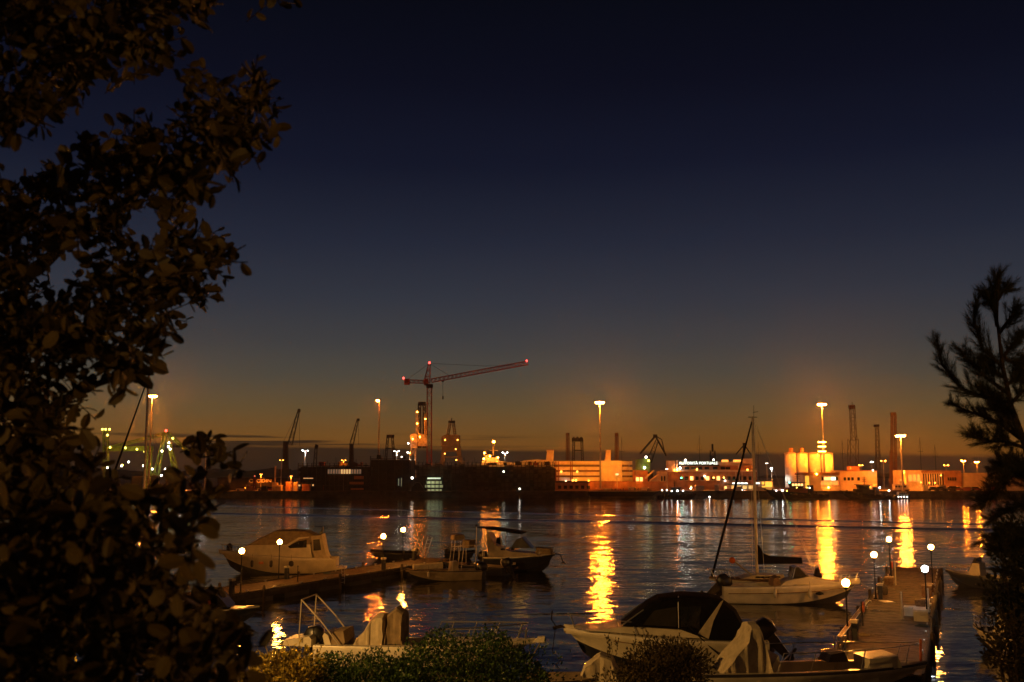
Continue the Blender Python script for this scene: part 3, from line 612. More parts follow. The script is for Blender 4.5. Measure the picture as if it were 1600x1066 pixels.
# ---- port authority office
Y = 396; r = thing('port_authority_building', 'long low terracotta office with white lit AUTORITA PORTUALE sign on its roof', 'building', base(1110, Y))
MB().pbox(1044, 736.5, 1182, None, Y, 18).build('ground_storey', m_wallr, r, world=True)
MB().pbox(1062, 727.5, 1178, 736.4, Y+2.5, 13).build('upper_storey', m_wallr, r, world=True)
MB().pbox(1043, 734.5, 1183, 737.4, Y-.5, 19).build('cornice', m_wall, r, world=True)
MB().pbox(1060, 726.2, 1124, 728, Y+2, 14).build('roof_edge', m_shed, r, world=True)
MB().pbox(1044, 720, 1055, 736, Y-.3, 5).build('corner_block', m_wall, r, world=True)
MB().pbox(1057, 719.5, 1058.8, 736, Y-.2, .6).build('chimney', m_wall, r, world=True)
MB().pbox(1124, 721.5, 1178, 727.6, Y+5, 8).build('penthouse', m_wall, r, world=True)
MB().pbox(1160, 716.8, 1178, 724.6, Y+3.5, 4).build('roof_box', m_wall, r, world=True)
for q in ((1128, 1138), (1146, 1158), (1163, 1176)):
    MB().pbox(q[0], 718.5, q[1], 721.8, Y+4.5, .5).build('glowing_fascia', emi('glowing_fascia', (1, .42, .07), 1.6), r, world=True)  # fascia glows by itself in place of lamplight falling on it
for i, x in enumerate((1070, 1080, 1090, 1101, 1114, 1126, 1134)):
    w = MB().pbox(x, 729.5, x+7, 734, Y+2.3, .2).build('window', m_glass, r, world=True); MB().pbox(x-.4, 734, x+7.4, 734.6, Y+2.1, .5).build('sill', m_wall, w, world=True)
rg = random.Random(8)
for i in range(14):
    x = 1062+i*8.3; w = MB().pbox(x, 744.5, x+4.6, 750.5, Y-.2, .15).build('window', m_winw if i in (2, 5, 7) else m_glass, r, world=True)
    MB().pbox(x-.4, 750.5, x+5, 751.2, Y-.35, .4).build('sill', m_wall, w, world=True)
for x in (1149.5, 1154.5, 1159): MB().pbox(x, 737.5, x+.9, None, Y-.6, .5).build('pilaster', m_wall, r, world=True)
MB().pbox(1132, 760, 1136, None, Y-.15, .2).build('door', m_winw, r, world=True)
MB().pbox(1154, 725, 1156.5, 736, Y+1, .8).build('flag_post', m_wall, r, world=True)
def text3d(body, px0, px1, pyb, pyt, Y, m, par, name='lettering'):
    c = bpy.data.curves.new(name, 'FONT'); c.body = body; c.extrude = .12; c.size = 1; c.offset = .0
    o = bpy.data.objects.new(name, c); COL.objects.link(o); bpy.context.view_layer.update()
    dg = bpy.context.evaluated_depsgraph_get(); me = bpy.data.meshes.new_from_object(o.evaluated_get(dg)); bpy.data.objects.remove(o)
    xs_ = [v.co.x for v in me.vertices]; ys_ = [v.co.y for v in me.vertices]; a, b_ = at(px0, pyb, Y), at(px1, pyt, Y)
    sx = (b_.x-a.x)/(max(xs_)-min(xs_)); sz = (b_.z-a.z)/(max(ys_)-min(ys_)); rt = par
    while rt.parent: rt = rt.parent
    for v in me.vertices:
        x, y, z = v.co; v.co = Vector((a.x+(x-min(xs_))*sx, Y-z, a.z+(y-min(ys_))*sz)) - Vector(rt.location)
    me.materials.clear(); me.materials.append(m)
    q = bpy.data.objects.new(name, me); COL.objects.link(q); q.parent = par; return q
fr = MB(); fr.pbox(1060, 726.0, 1122, 726.6, Y+1.4, .3)
for x in range(1064, 1122, 8): fr.pbox(x, 722, x+.4, 727.5, Y+1.5, .2)
fr = fr.build('sign_frame', m_dsteel, r, world=True)
text3d('AUTORITÀ PORTUALE', 1061, 1121, 725.8, 720.6, Y+1, m_lit, fr)
for q in ((1071, 719.5, m_flw), (1115, 718.5, m_flw2), (1062.5, 731.5, m_flw), (1058, 734, m_sod2), (1089, 733.5, m_sod3), (1054, 735, m_sod3), (1103, 747, m_sod3), (1133, 751.5, m_flw2), (1131, 746.5, m_sod3), (1115, 746.5, m_sod3), (1168, 734, m_sod3), (1101, 744, m_flw2), (1080, 747, m_sod3)):
    MB().ball(at(q[0], q[1], Y-.8), .3, 6).build('lamp', q[2], r, world=True)
# lit annex with white signs
Y = 388; r = thing('lit_annex', 'low pale annex with glowing yellow front and white signs below the office', 'building', base(1160, Y))
MB().pbox(1141.5, 757.5, 1178, None, Y, 7).build('wall', m_wallw, r, world=True)
MB().pbox(1140, 756.4, 1179.5, 757.6, Y-.8, 8.5).build('roof', m_cond, r, world=True)
for q in ((1144.5, 1156), (1157.5, 1162), (1163.5, 1168), (1181, 1187)): MB().pbox(q[0], 754.2, q[1], 756.3, Y-.5, .3).build('sign_panel', m_lit, r, world=True)
for x in (1143, 1152, 1161, 1170): MB().pbox(x, 759, x+6, 764, Y-.12, .2).build('shop_window', emi('annex_window', (1, .6, .18), .9), r, world=True)
for q in ((1159.5, 766), (1164, 767)): MB().ball(at(*q, Y-1), .25, 6).build('lamp', m_flw2, r, world=True)
r = thing('lit_kiosk', 'small kiosk with bright yellow lit upper front between annex and tug', 'kiosk', base(1199, Y))
MB().pbox(1189, 752, 1208, None, Y, 5).build('wall', m_wall, r, world=True)
for q in ((1190.5, 753, 1194, 757), (1196, 752.6, 1206.5, 761.5), (1190.5, 759.5, 1195.5, 761.5)): MB().pbox(*q, Y-.15, .2).build('lit_panel', emi('kiosk_wall_glow', (1, .50, .06), 1.5), r, world=True)  # wall panels given a glow in place of light on the kiosk front
MB().pbox(1187.5, 750.8, 1209.5, 752, Y-.6, 6).build('roof', m_dsteel, r, world=True)
MB().pbox(1197, 763, 1206, None, Y-.1, .2).build('lit_panel', emi('kiosk_low_glow', (1, .55, .12), .35), r, world=True)  # lower wall glows the same way, more weakly

# ---- silos
Y = 404
for i, (a, b_) in enumerate(((1227, 1244.3), (1246, 1263), (1265, 1282.7), (1284.5, 1302.5))):
    A, Bq = at(a, 745, Y), at(b_, 745, Y); cx, rad = (A.x+Bq.x)/2, (Bq.x-A.x)/2; zt = at(800, 708, Y).z
    r = thing('silo', ['leftmost pale cylindrical silo with a turret on its roof', 'second silo from the left with a turret on its roof', 'third silo from the left, plain roof', 'rightmost silo next to the lit crossarms of the mast'][i], 'silo', (cx, Y, GZ), 0, 'row of four silos')
    MB().lathe((cx, Y, GZ), [(rad, 0), (rad, zt-GZ-.35)], 28).build('wall', m_wallw, r, True, world=True)
    MB().lathe((cx, Y, zt-.35), [(rad+.12, 0), (rad+.12, .35), (rad*.5, .5), (.2, .55)], 28).build('roof', m_wall, r, world=True)
    for k in (.28, .56, .82): MB().lathe((cx, Y, GZ+(zt-GZ)*k), [(rad+.05, 0), (rad+.05, .1)], 28).build('hoop', m_wallw, r, world=True)
    if i < 2: MB().lathe((cx+(-.1 if i else .4), Y, zt+.2), [(.8, 0), (.8, 1.5), (.6, 1.8)], 10).build('turret', m_wallr, r, world=True)
Y = 380; r = thing('silo_office', 'flat roofed orange building with bright windows in front of the silos', 'building', base(1290, Y))
MB().pbox(1256, 742.4, 1311.5, None, Y, 9).build('wall', m_wall, r, world=True)
MB().pbox(1254.5, 738.2, 1312, 742.3, Y-1.2, 11).build('roof_fascia', m_wallr, r, world=True)
for i in range(7):
    x = 1284+i*3.7; MB().pbox(x, 745.5, x+3.1, 750.5, Y-.12, .2).build('window', m_wing if i in (4, 5) else (m_winw if i in (1, 2, 3) else m_glass), r, world=True)
for i in range(6):
    x = 1283+i*4.6; MB().pbox(x, 752, x+3.8, 758, Y-.12, .2).build('window', emi('amber_window', (1, .4, .08), .8), r, world=True)
MB().pbox(1258, 744, 1264, None, Y-.1, .2).build('lit_door', emi('lit_door', (1, .5, .05), 1.1), r, world=True)
for q, mm in (((1276, 741), m_sod2), ((1294.5, 762), m_sod2)): MB().ball(at(*q, Y-1.6), .3, 6).build('lamp', mm, r, world=True)
Y = 391; r = thing('flat_building', 'plain orange lit flat building with three small windows right of the silos', 'building', base(1340, Y))
MB().pbox(1312.4, 736, 1370, None, Y, 12).build('wall', m_wall, r, world=True)
MB().pbox(1311.8, 735.2, 1371, 736.2, Y-.3, 13).build('roof_edge', m_wallr, r, world=True)
MB().pbox(1330, 728.8, 1343, 735, Y+3, 5).build('roof_room', m_wallr, r, world=True)
for x in (1318.5, 1324.5, 1330.5, 1340): MB().pbox(x, 746, x+3.4, 751, Y-.15, .2).build('window', m_glass, r, world=True)
MB().ball(at(1364, 735, Y-.5), .28, 6).build('lamp', m_flw2, r, world=True)
Y = 393; r = thing('glazed_terminal', 'long orange lit terminal with glazed front at the right end of the quay', 'building', base(1480, Y))
MB().pbox(1416, 735, 1441, None, Y, 14).build('end_block', m_wall, r, world=True)
MB().pbox(1441.2, 738.5, 1474.5, None, Y+1.2, 12).build('hall', emi('hall_back', (1, .38, .07), .10), r, world=True)
MB().pbox(1440, 735.6, 1476, 738.6, Y-.3, 14).build('roof_fascia', m_wallr, r, world=True)
MB().pbox(1475, 735.4, 1502, None, Y-.2, 14).build('solid_block', m_wallr, r, world=True)
MB().pbox(1502.2, 739, 1600, None, Y+.4, 12).build('far_wing', m_wall, r, world=True)
for i in range(9):
    x = 1441.5+i*3.7; MB().pbox(x, 738.6, x+.5, 760, Y+.2, .3).build('mullion', m_wall, r, world=True)
    MB().pbox(x+.6, 740, x+3.5, 759, Y+.5, .1).build('pane', m_vinyl, r, world=True)
for i in range(4): x = 1481+i*3.6; MB().pbox(x, 746, x+2, 751, Y-.4, .2).build('window', m_glass, r, world=True)
for i in range(3): x = 1420+i*6.5; MB().pbox(x, 742, x+4.5, 752, Y-.15, .2).build('window', emi('amber_window', (1, .4, .08), .8), r, world=True)
for q in ((1439, 754), (1452, 754.5), (1461, 754.5), (1483.5, 761), (1470, 743)): MB().ball(at(*q, Y-.8), .22, 6).build('lamp', m_sod3, r, world=True)
r = thing('terminal_wall', 'low bright cream wall along the quay in front of the glazed terminal', 'wall', base(1480, 383))
MB().pbox(1396, 760.5, 1600, None, 383, .5).build('wall', m_wallw, r, world=True)
for x in range(1396, 1600, 10): MB().pbox(x, 759.8, x+.8, 761.2, 382.9, .7).build('coping_post', m_wallw, r, world=True)

# ---- moored tugs
def tug(label, px0, px1, pyw, Y, wheel, lamps, bow=1, funnel=True, wheel_lit=False):
    a, b_ = at(px0, pyw, Y), at(px1, pyw, Y); L = b_.x-a.x; cx = (a.x+b_.x)/2
    r = thing('tugboat', label, 'tugboat', (cx, Y, 0), 0 if bow > 0 else math.pi, 'tugs moored at the far quay')
    mb = hull_mesh(L, L*.30, L*.075, L*.15, .8); mb.build('hull', [m_hullb, m_hullb, m_tyre], r)
    deck_mesh(L, L*.30, L*.075, L*.15, -.05, 0, 1).build('deck', m_dsteel, r)
    k = L/17
    w0, w1_ = wheel                                   # local x range of the deck house
    MB().slab([(w0*L, L*.07), (w0*L, L*.165), (w1_*L, L*.175), (w1_*L+.5*k, L*.07)], -1.6*k, 1.6*k, .04).build('deck_house', m_rsteel if wheel_lit else m_shed, r)
    wm = (w0+w1_)/2*L
    wh = MB().slab([(wm-1.6*k, L*.165), (wm-1.8*k, L*.245), (wm+2.0*k, L*.25), (wm+1.6*k, L*.165)], -1.3*k, 1.3*k, .05).build('wheelhouse', m_shed, r)
    for s in (-1, 1):
        for i in range(4): x = wm-1.45*k+i*.78*k; MB().box((x, s*1.31*k, L*.20), (x+.6*k, s*1.36*k, L*.235)).build('window', m_winw if wheel_lit else m_glass, wh)
    MB().slab([(wm-2.3*k, L*.25), (wm-2.3*k, L*.257), (wm+2.4*k, L*.262), (wm+2.4*k, L*.252)], -1.7*k, 1.7*k).build('wheelhouse_roof', m_dsteel, r)
    mb = MB(); mb.tube([(wm-.3*k, 0, L*.255), (wm-.4*k, 0, L*.42)], [.16, .08], 6)
    for z in (.31, .35, .38): mb.tube([(wm-1.0*k, 0, L*z), (wm+.4*k, 0, L*z)], .06, 4)
    mb.tube([(wm-.3*k, -.9*k, L*.33), (wm-.3*k, .9*k, L*.33)], .06, 4); mb.build('mast', m_dsteel, r)
    if funnel:
        for s in (-1, 1): MB().slab([(w0*L-1.6*k, L*.07), (w0*L-1.5*k, L*.21), (w0*L-.5*k, L*.21), (w0*L-.3*k, L*.07)], s*1.1*k-.4, s*1.1*k+.4, .05).build('funnel', m_dsteel, r)
    for i in range(9):
        for s in (-1, 1):
            t_ = .08+i*.105; x = -L/2+t_*L; y = hb_at(t_, L*.30)*s*1.0; z = sheer_z(t_, L*.075, L*.15)
            MB().lathe((x, y, z-.9), [(.12, 0), (.36, .12), (.36, .5), (.12, .62)], 7).build('tyre_fender', m_tyre, r)
    mb = MB(); mb.tube([(-L*.34, 0, L*.06), (-L*.34, 0, L*.11)], .3, 8); mb.tube([(L*.36, -.5, L*.12), (L*.36, -.5, L*.155)], .16, 6); mb.tube([(L*.36, .5, L*.12), (L*.36, .5, L*.155)], .16, 6)
    mb.build('bollard', m_dsteel, r)
    sg = 1 if bow > 0 else -1
    for (px, py, mm) in lamps:
        p = at(px, py, Y-L*.12); MB().ball(((p.x-cx)*sg, (p.y-Y)*sg, p.z), .2, 6).build('lamp', mm, r)
    return r

# ================================================================== boat shapes
def hb_at(t, Bm): return Bm/2*(.84+.16*math.sin(math.pi/2*min(t/.45, 1)))*max(0, 1-max(0, (t-.42)/.58)**2.3)
def sheer_z(t, zs, zb): return zs+(zb-zs)*(.15*t+.85*t*t)
def hull_mesh(L, Bm, zs, zb, draft=.4, n=16, flare=.84):
    mb = MB(); sec = []
    for i in range(n+1):
        t = i/n; h = max(hb_at(t, Bm), .015); z = sheer_z(t, zs, zb); zc = .10*zs+(.62*zb)*max(0, (t-.35)/.65)**2.4; zk = -draft+(draft+.30*zb)*max(0, (t-.55)/.45)**3
        X = lambda k: -L/2+t*L*k
        cf = flare-.30*max(0, (t-.4)/.6)
        sec.append([(X(1), h, z), (X(.997), h*1.025, z-.06*zs-.03), (X(.993), h*1.01, z-.17*zs-.05), (X(.965), h*(cf+.10), (z+zc)/2-.02), (X(.945), h*cf, zc+.02), (X(.935), h*(cf-.05), zc-.05-.3*(zc if zc < .1 else .1)), (X(.90), 0, zk)])
    k = len(sec[0])
    for s in (1, -1):
        vs = [(p[0], p[1]*s, p[2]) for q in sec for p in q]; o = len(mb.v); mb.v += vs
        for i in range(n):
            for j in range(k-1):
                f = (i*k+j, i*k+j+1, (i+1)*k+j+1, (i+1)*k+j); f = tuple(x+o for x in (f if s < 0 else f[::-1]))
                mb.f.append(f); mb.m.append(2 if j == 0 else (1 if j == k-2 else 0))
    a = [(p[0], p[1], p[2]) for p in sec[0]]; b_ = [(p[0], -p[1], p[2]) for p in sec[0]][:-1][::-1]
    mb.add(a+b_, [tuple(range(len(a+b_)))], 0)
    return mb
def deck_mesh(L, Bm, zs, zb, dz, t0, t1, n=14, cam=.05, k=.97):
    mb = MB(); vs = []; fs = []
    for i in range(n+1):
        t = t0+(t1-t0)*i/n; h = hb_at(t, Bm)*k; z = sheer_z(t, zs, zb)+dz; x = -L/2+t*L*.995
        vs += [(x, h, z), (x, h*.5, z+cam*.75), (x, 0, z+cam), (x, -h*.5, z+cam*.75), (x, -h, z)]
    for i in range(n):
        for j in range(4): fs.append((i*5+j, i*5+j+1, (i+1)*5+j+1, (i+1)*5+j))
    return mb.add(vs, fs)
def gunwale(L, Bm, zs, zb, t0, t1, w=.22, n=10, zf=.3):
    mb = MB()
    for s in (1, -1):
        vs = []; fs = []
        for i in range(n+1):
            t = t0+(t1-t0)*i/n; h = hb_at(t, Bm); z = sheer_z(t, zs, zb)+.02; x = -L/2+t*L
            vs += [(x, s*h*.99, z), (x, s*(h-w), z), (x, s*(h-w), zf)]
        for i in range(n):
            for j in range(2): fs.append((i*3+j, i*3+j+1, (i+1)*3+j+1, (i+1)*3+j))
        mb.add(vs, fs)
    return mb
def rail(L, Bm, zs, zb, t0, t1, h=.55, r=.022, n=9, ins=.92, mid=True, stan=5, close=True):
    mb = MB()
    def P(t, s, dz): return Vector((-L/2+t*L*.99, s*hb_at(t, Bm)*ins, sheer_z(t, zs, zb)+dz))
    for lev in ((h, 1), (h*.5, .6)) if mid else ((h, 1),):
        pts = [P(t0, 1, 0.02)]+[P(t0+.03+(t1-t0-.03)*i/n, 1, lev[0]) for i in range(n+1)]
        q = [P(t0, -1, 0.02)]+[P(t0+.03+(t1-t0-.03)*i/n, -1, lev[0]) for i in range(n+1)]
        mb.tube(pts+q[::-1] if close else pts, r*lev[1], 6)
        if not close: mb.tube(q, r*lev[1], 6)
    for i in range(stan):
        t = t0+(t1-t0)*(i+.7)/stan
        for s in (1, -1): mb.tube([P(t-.012, s, 0.02), P(min(t+.012, t1), s, h)], r*.85, 5)
    return mb
def outboard(par, x, y, z, sc=1., tilt=0., m=None):
    """powerhead at the transom, x pointing aft is negative"""
    ca, sa = math.cos(tilt), math.sin(tilt)
    T = lambda p: (x+(p[0]*ca-p[1]*sa)*sc, p[1]*sa*0 + z+(p[0]*sa+p[1]*ca)*sc)
    poly = [(-.62, .12), (-.70, .45), (-.55, .72), (-.15, .80), (.08, .66), (.10, .30), (.0, .08)]
    o = MB().slab([T(p) for p in poly], y-.24*sc, y+.24*sc, .16).build('outboard_motor', m or m_blk, par, True)
    MB().slab([T(p) for p in [(-.50, .12), (-.42, -.75), (-.18, -.75), (-.05, .12)]], y-.09*sc, y+.09*sc, .1).build('leg', m_blk, o)
    MB().slab([T(p) for p in [(-.70, -.72), (-.72, -.80), (-.1, -.80), (.0, -.95), (-.2, -1.02), (-.45, -.98), (-.5, -.74)]], y-.05*sc, y+.05*sc).build('lower_unit', m_blk, o)
    MB().slab([T(p) for p in [(-.1, .1), (-.1, -.35), (.12, -.3), (.16, .1)]], y-.16*sc, y+.16*sc).build('bracket', m_dsteel, o)
    return o
def fender(par, x, y, z, r=.11, l=.5, m=None):
    o = MB().lathe((x, y, z-l/2), [(.03, 0), (r*.8, .06), (r, .14), (r, l-.14), (r*.8, l-.06), (.03, l)], 9).build('fender', m or m_rub, par, True)
    MB().tube([(x, y, z+l/2-.02), (x, y*.97, z+l/2+.5)], .015, 4).build('lanyard', m_rope, o); return o
def boat(name, label, px0, px1, py0, py1, group='boats in the marina', cat='motorboat'):
    """stern and bow waterline positions as surveyed from the photograph"""
    a, b_ = gnd(px0, py0), gnd(px1, py1); d = b_-a; L = d.length; c = (a+b_)/2
    return thing(name, label, cat, (c.x, c.y, 0), math.atan2(d.y, d.x), group), L
def mooring(par, pts, r=.018):
    return MB().tube(pts, r, 5).build('mooring_rope', m_rope, par)
def sag(a, b_, d, n=8):
    a, b_ = Vector(a), Vector(b_); return [a.lerp(b_, i/n)-Vector((0, 0, d*4*(i/n)*(1-i/n))) for i in range(n+1)]

tug('dark tug with green signal light and white deck lamps left of the annex', 1026, 1092, 778, 355, (-.22, .12), [(1064.5, 747, m_grn), (1034.5, 766, m_flw2), (1042, 766, m_flw2), (1049.5, 767.5, m_flw2), (1058.5, 767, m_flw), (1067.5, 767, m_flw2), (1079.5, 763, m_flw), (1080, 760.5, m_ylg), (1108.5, 776.5, m_flw2)], bow=1)
tug('dark tug with lit wheelhouse windows moored in front of the silos', 1194, 1292, 780, 354, (-.18, .14), [(1213, 767, m_flw2), (1222.5, 766.5, m_flw), (1229.5, 767, m_ylg), (1233.5, 754, m_grn), (1245, 762, m_ylg), (1261, 762, m_ylg), (1265, 762.5, m_flw2)], bow=-1, wheel_lit=True)
tug('dark tug with three yellow white deck lamps left of the small harbour launch', 1312, 1396, 781, 354, (-.12, .22), [(1360, 761.5, m_ylg), (1374.5, 762, m_flw), (1389, 767, m_flw)], bow=-1)
r, L = boat('harbour_launch', 'small dark launch with row of lit portholes right of the tugs', 1397, 1424, 780, 780, 'tugs moored at the far quay', 'launch')
Bm, zs, zb = L*.34, L*.22, L*.30
hull_mesh(L, Bm, zs, zb, .5).build('hull', [m_hullb, m_hullb, m_dsteel], r); deck_mesh(L, Bm, zs, zb, 0, 0, 1).build('deck', m_dsteel, r)
MB().slab([(-L*.3, zs), (-L*.28, zs+1.1), (L*.2, zs+1.2), (L*.3, zs+.2)], -.9, .9, .06).build('cabin', m_wallw, r)
for i in range(4): MB().ball((-L*.3+i*.95, -Bm*.49, zs*.62), .16, 6).build('porthole', m_flw2, r)
for i in range(4): MB().box((-L*.25+i*.75, -.93, zs+.5), (-L*.25+i*.75+.5, -.9, zs+.9)).build('window', m_glass, r)
r, L = boat('harbour_ferry', 'small white two deck ferry behind the launch at the foot of the shorter mast', 1394, 1422, 776.6, 776.6, 'tugs moored at the far quay', 'ferry')
hull_mesh(L, L*.3, 2.6, 3.0, .6).build('hull', [m_hullb, m_hullb, m_wallw], r); deck_mesh(L, L*.3, 2.6, 3.0, 0, 0, 1).build('deck', m_wallw, r)
MB().slab([(-L*.42, 2.6), (-L*.42, 4.6), (L*.34, 4.6), (L*.4, 2.7)], -1.1, 1.1, .03).build('cabin', m_wallw, r)
MB().slab([(-L*.1, 4.6), (-L*.1, 6.2), (L*.14, 6.2), (L*.2, 4.6)], -.9, .9, .04).build('wheelhouse', m_wallw, r)
for i in range(4): MB().box((-L*.36+i*1.05, -1.16, 3.4), (-L*.36+i*1.05+.75, -1.11, 4.1)).build('window', m_glass, r)

# ================================================================== the piers
LAMPH = 2.8; DKZ = .8
def lampfoot(px, py):
    d = ray(px, py); return Vector((0, 0, CAMZ))+d*((DKZ+LAMPH-CAMZ)/d.z)
PL = [lampfoot(378, 861), lampfoot(437, 847), lampfoot(599, 838), lampfoot(630, 828)]
PR = [lampfoot(1321.5, 911), lampfoot(1365.5, 867), lampfoot(1389, 843), lampfoot(1445, 889), lampfoot(1454.5, 855)]
def pier(label, o, dirv, t0, t1, w0, w1, seed):
    d = Vector((dirv[0], dirv[1], 0)).normalized(); nrm = Vector((d.y, -d.x, 0)); rg = random.Random(seed)
    r = thing('floating_pier', label, 'pier', (o.x, o.y, 0), math.atan2(d.y, d.x), 'marina piers')   # local x along the pier, local -y = nrm
    L2 = lambda t, w, z: (t, -w, z)
    n = int((t1-t0)/.16); mb = MB()
    for i in range(n):
        a = t0+i*(t1-t0)/n; dz = rg.uniform(-.006, .006); e = rg.uniform(-.03, .03)
        mb.box(L2(a, w0+e, DKZ-.05+dz), L2(a+(t1-t0)/n-.014, w1+e, DKZ+dz))
    k = mb.build('deck_planks', m_wood, r); k['kind'] = 'stuff'
    for w in (w0+.02, w1-.02):
        MB().box(L2(t0, w-.09, DKZ-.45), L2(t1, w+.09, DKZ-.055)).build('edge_beam', m_beam, r)
        MB().box(L2(t0, w-.05, DKZ+.008), L2(t1, w+.05, DKZ+.06)).build('kerb_timber', m_beam, r)
    tt = t0+1.2
    while tt < t1-1:
        MB().box(L2(tt, w0+.15, -.35), L2(tt+2.9, w1-.15, DKZ-.46)).build('float_tank', m_cond, r); tt += 4.2
    tt = t0+.6
    while tt < t1:
        for w in (w0-.16, w1+.16): MB().lathe(L2(tt, w, -2), [(.11, 0), (.11, 2+DKZ+.3+rg.uniform(-.1, .1)), (.04, 2+DKZ+.38)], 8).build('pile', m_beam, r)
        tt += 9.1
    tt = t0+2.5
    while tt < t1:
        for w in (w0+.2, w1-.2):
            mb = MB(); mb.box(L2(tt-.06, w-.04, DKZ), L2(tt+.06, w+.04, DKZ+.1)); mb.box(L2(tt-.17, w-.035, DKZ+.1), L2(tt+.17, w+.035, DKZ+.15)); mb.build('cleat', m_steel, r)
        tt += 3.0
    return r
dl = (PL[2]-PL[0]); dr = (PR[2]-PR[0])
wl = 3.6
pierL = pier('left wooden floating pier with dark piles running out between moored boats', PL[0], dl, -26, 30.5, -wl+.3, .3, 2)
pierR = pier('right wooden floating pier with gear boxes leading towards the harbour', PR[0], dr, -7.2, 43, -.35, 3.55, 3)
LG = 'globe lamps along the marina piers'
def globe_lamp(p, label, white=False):
    r = thing('globe_lamp', label, 'lamp', (p.x, p.y, DKZ), 0, LG)
    MB().lathe((0, 0, 0), [(.11, .0), (.11, .06), (.06, .12), (.045, .3), (.035, LAMPH-.32), (.05, LAMPH-.3)], 8).build('post', m_post, r)
    MB().lathe((0, 0, LAMPH-.31), [(.05, 0), (.13, .06), (.15, .13), (.10, .16)], 10).build('collar', m_post, r)
    MB().ball((0, 0, LAMPH), .175, 20).build('globe', m_globew if white else m_globe, r, True)
for p, l, w in ((PL[0], 'globe lamp nearest on the left pier, in front of the cruiser bow', 0), (PL[1], 'globe lamp before the middle of the canvas topped cruiser', 0),
                (PL[2], 'globe lamp above the open boat at the near edge of the left pier', 0), (PL[3], 'farthest globe lamp on the left pier beside the ladders', 0),
                (PR[0], 'nearest globe lamp of the right pier, over the daycruiser bow', 0), (PR[1], 'middle globe lamp on the left edge of the right pier', 0),
                (PR[2], 'farthest globe lamp on the left edge of the right pier', 0), (PR[3], 'the only white globe lamp, on the right edge of the right pier', 1),
                (PR[4], 'far globe lamp on the right edge of the right pier', 0)): globe_lamp(p, l, w)
# pier furniture
def on(pier_o, t, w, z=0):      # world point on a pier deck
    m_ = Matrix.Rotation(pier_o.rotation_euler.z, 4, 'Z'); return Vector(pier_o.location)+m_ @ Vector((t, -w, DKZ+z))
def pedestal(p, rz, label):
    r = thing('service_pedestal', label, 'pedestal', p, rz, 'power pedestals on the piers')
    MB().slab([(-.15, 0), (-.13, .85), (.13, .85), (.15, 0)], -.13, .13, .04).build('post', mat('blue_grey_paint', (.05, .055, .06), .5), r)
    MB().slab([(-.19, .85), (-.17, 1.0), (.17, 1.0), (.19, .85)], -.17, .17, .05).build('cap', m_rub, r)
    for s in (-1, 1): MB().box((-.06, s*.135, .45), (.06, s*.165, .58)).build('socket', m_post, r)
rzL, rzR = pierL.rotation_euler.z, pierR.rotation_euler.z
pedestal(on(pierL, -.6, -.25), rzL, 'pale capped service pedestal at the foot of the nearest left pier lamp')
pedestal(on(pierL, 8.7, -wl+.75), rzL, 'service pedestal at the foot of the second left pier lamp')
pedestal(on(pierL, 18.4, -.3), rzL, 'service pedestal at the lamp over the open boat')
pedestal(on(pierL, 27.6, -wl+.8), rzL, 'service pedestal at the farthest left pier lamp')
pedestal(on(pierR, .7, .25), rzR, 'service pedestal at the nearest right pier lamp')
pedestal(on(pierR, 18.6, .3), rzR, 'service pedestal at the middle right pier lamp')
def crate(p, rz, sx, sy, sz, label, m, lid=True, name='dock_box', cat='box'):
    r = thing(name, label, cat, p, rz)
    MB().slab([(-sx/2, 0), (-sx/2*1.04, sz*.85), (sx/2*1.04, sz*.85), (sx/2, 0)], -sy/2, sy/2, .03).build('body', m, r)
    if lid: MB().slab([(-sx/2*1.08, sz*.85), (-sx/2*1.02, sz), (sx/2*1.02, sz), (sx/2*1.08, sz*.85)], -sy/2*1.06, sy/2*1.06, .03).build('lid', m, r)
    MB().box((-.1, -sy/2*1.02-.03, sz*.6), (.1, -sy/2*1.02, sz*.68)).build('handle', m_dsteel, r); return r
crate(on(pierR, 9.6, 3.0), rzR, 1.5, .75, .62, 'large grey dock box by the white globe lamp', m_box)
crate(on(pierR, 11.3, 2.35), rzR, .8, .6, .5, 'grey box with pale lid left of the large dock box', m_box)
crate(on(pierR, 14.6, 2.8), rzR, .9, .55, .55, 'brown wooden crate on the right edge beyond the dock boxes', m_teak)
crate(on(pierR, 16.0, 3.05), rzR, .7, .5, .42, 'small white box just behind the brown crate', m_gel2)
crate(on(pierR, 21.6, 3.0), rzR, 1.1, .6, .7, 'brown locker at the far white lamp side of the right pier', m_teak)
crate(on(pierR, 23.6, 3.1), rzR, .8, .55, .62, 'smaller brown locker beyond the first one', m_teak)
crate(on(pierR, 21.5, .25), rzR, .9, .6, .55, 'dark chest on the left edge past the middle lamp', m_beam)
crate(on(pierR, 28.3, .3), rzR, 1.1, .6, .5, 'low brown chest near the farthest lamp of the right pier', m_teak)
r = thing('loose_board', 'pale board lying on the right pier near its middle lamp', 'board', on(pierR, 17.2, .75, .005), rzR+.5)
MB().box((-.55, -.3, 0), (.55, .3, .035)).build('panel', m_gel, r); MB().box((-.5, -.25, .035), (-.4, .25, .055)).build('batten', m_gel, r)
def post(p, h, label, m=m_rub):
    r = thing('mooring_post', label, 'post', p, 0, 'short posts on the piers'); MB().lathe((0, 0, 0), [(.07, 0), (.05, .08), (.04, h-.06), (.05, h)], 8).build('shaft', m, r); MB().ball((0, 0, h+.03), .06, 6).build('knob', m, r)
post(on(pierR, 9.5, 2.0), 1.4, 'slim pale post left of the grey dock boxes'); post(on(pierR, 27.8, .75), 1.6, 'pale post beside the farthest right pier lamp')
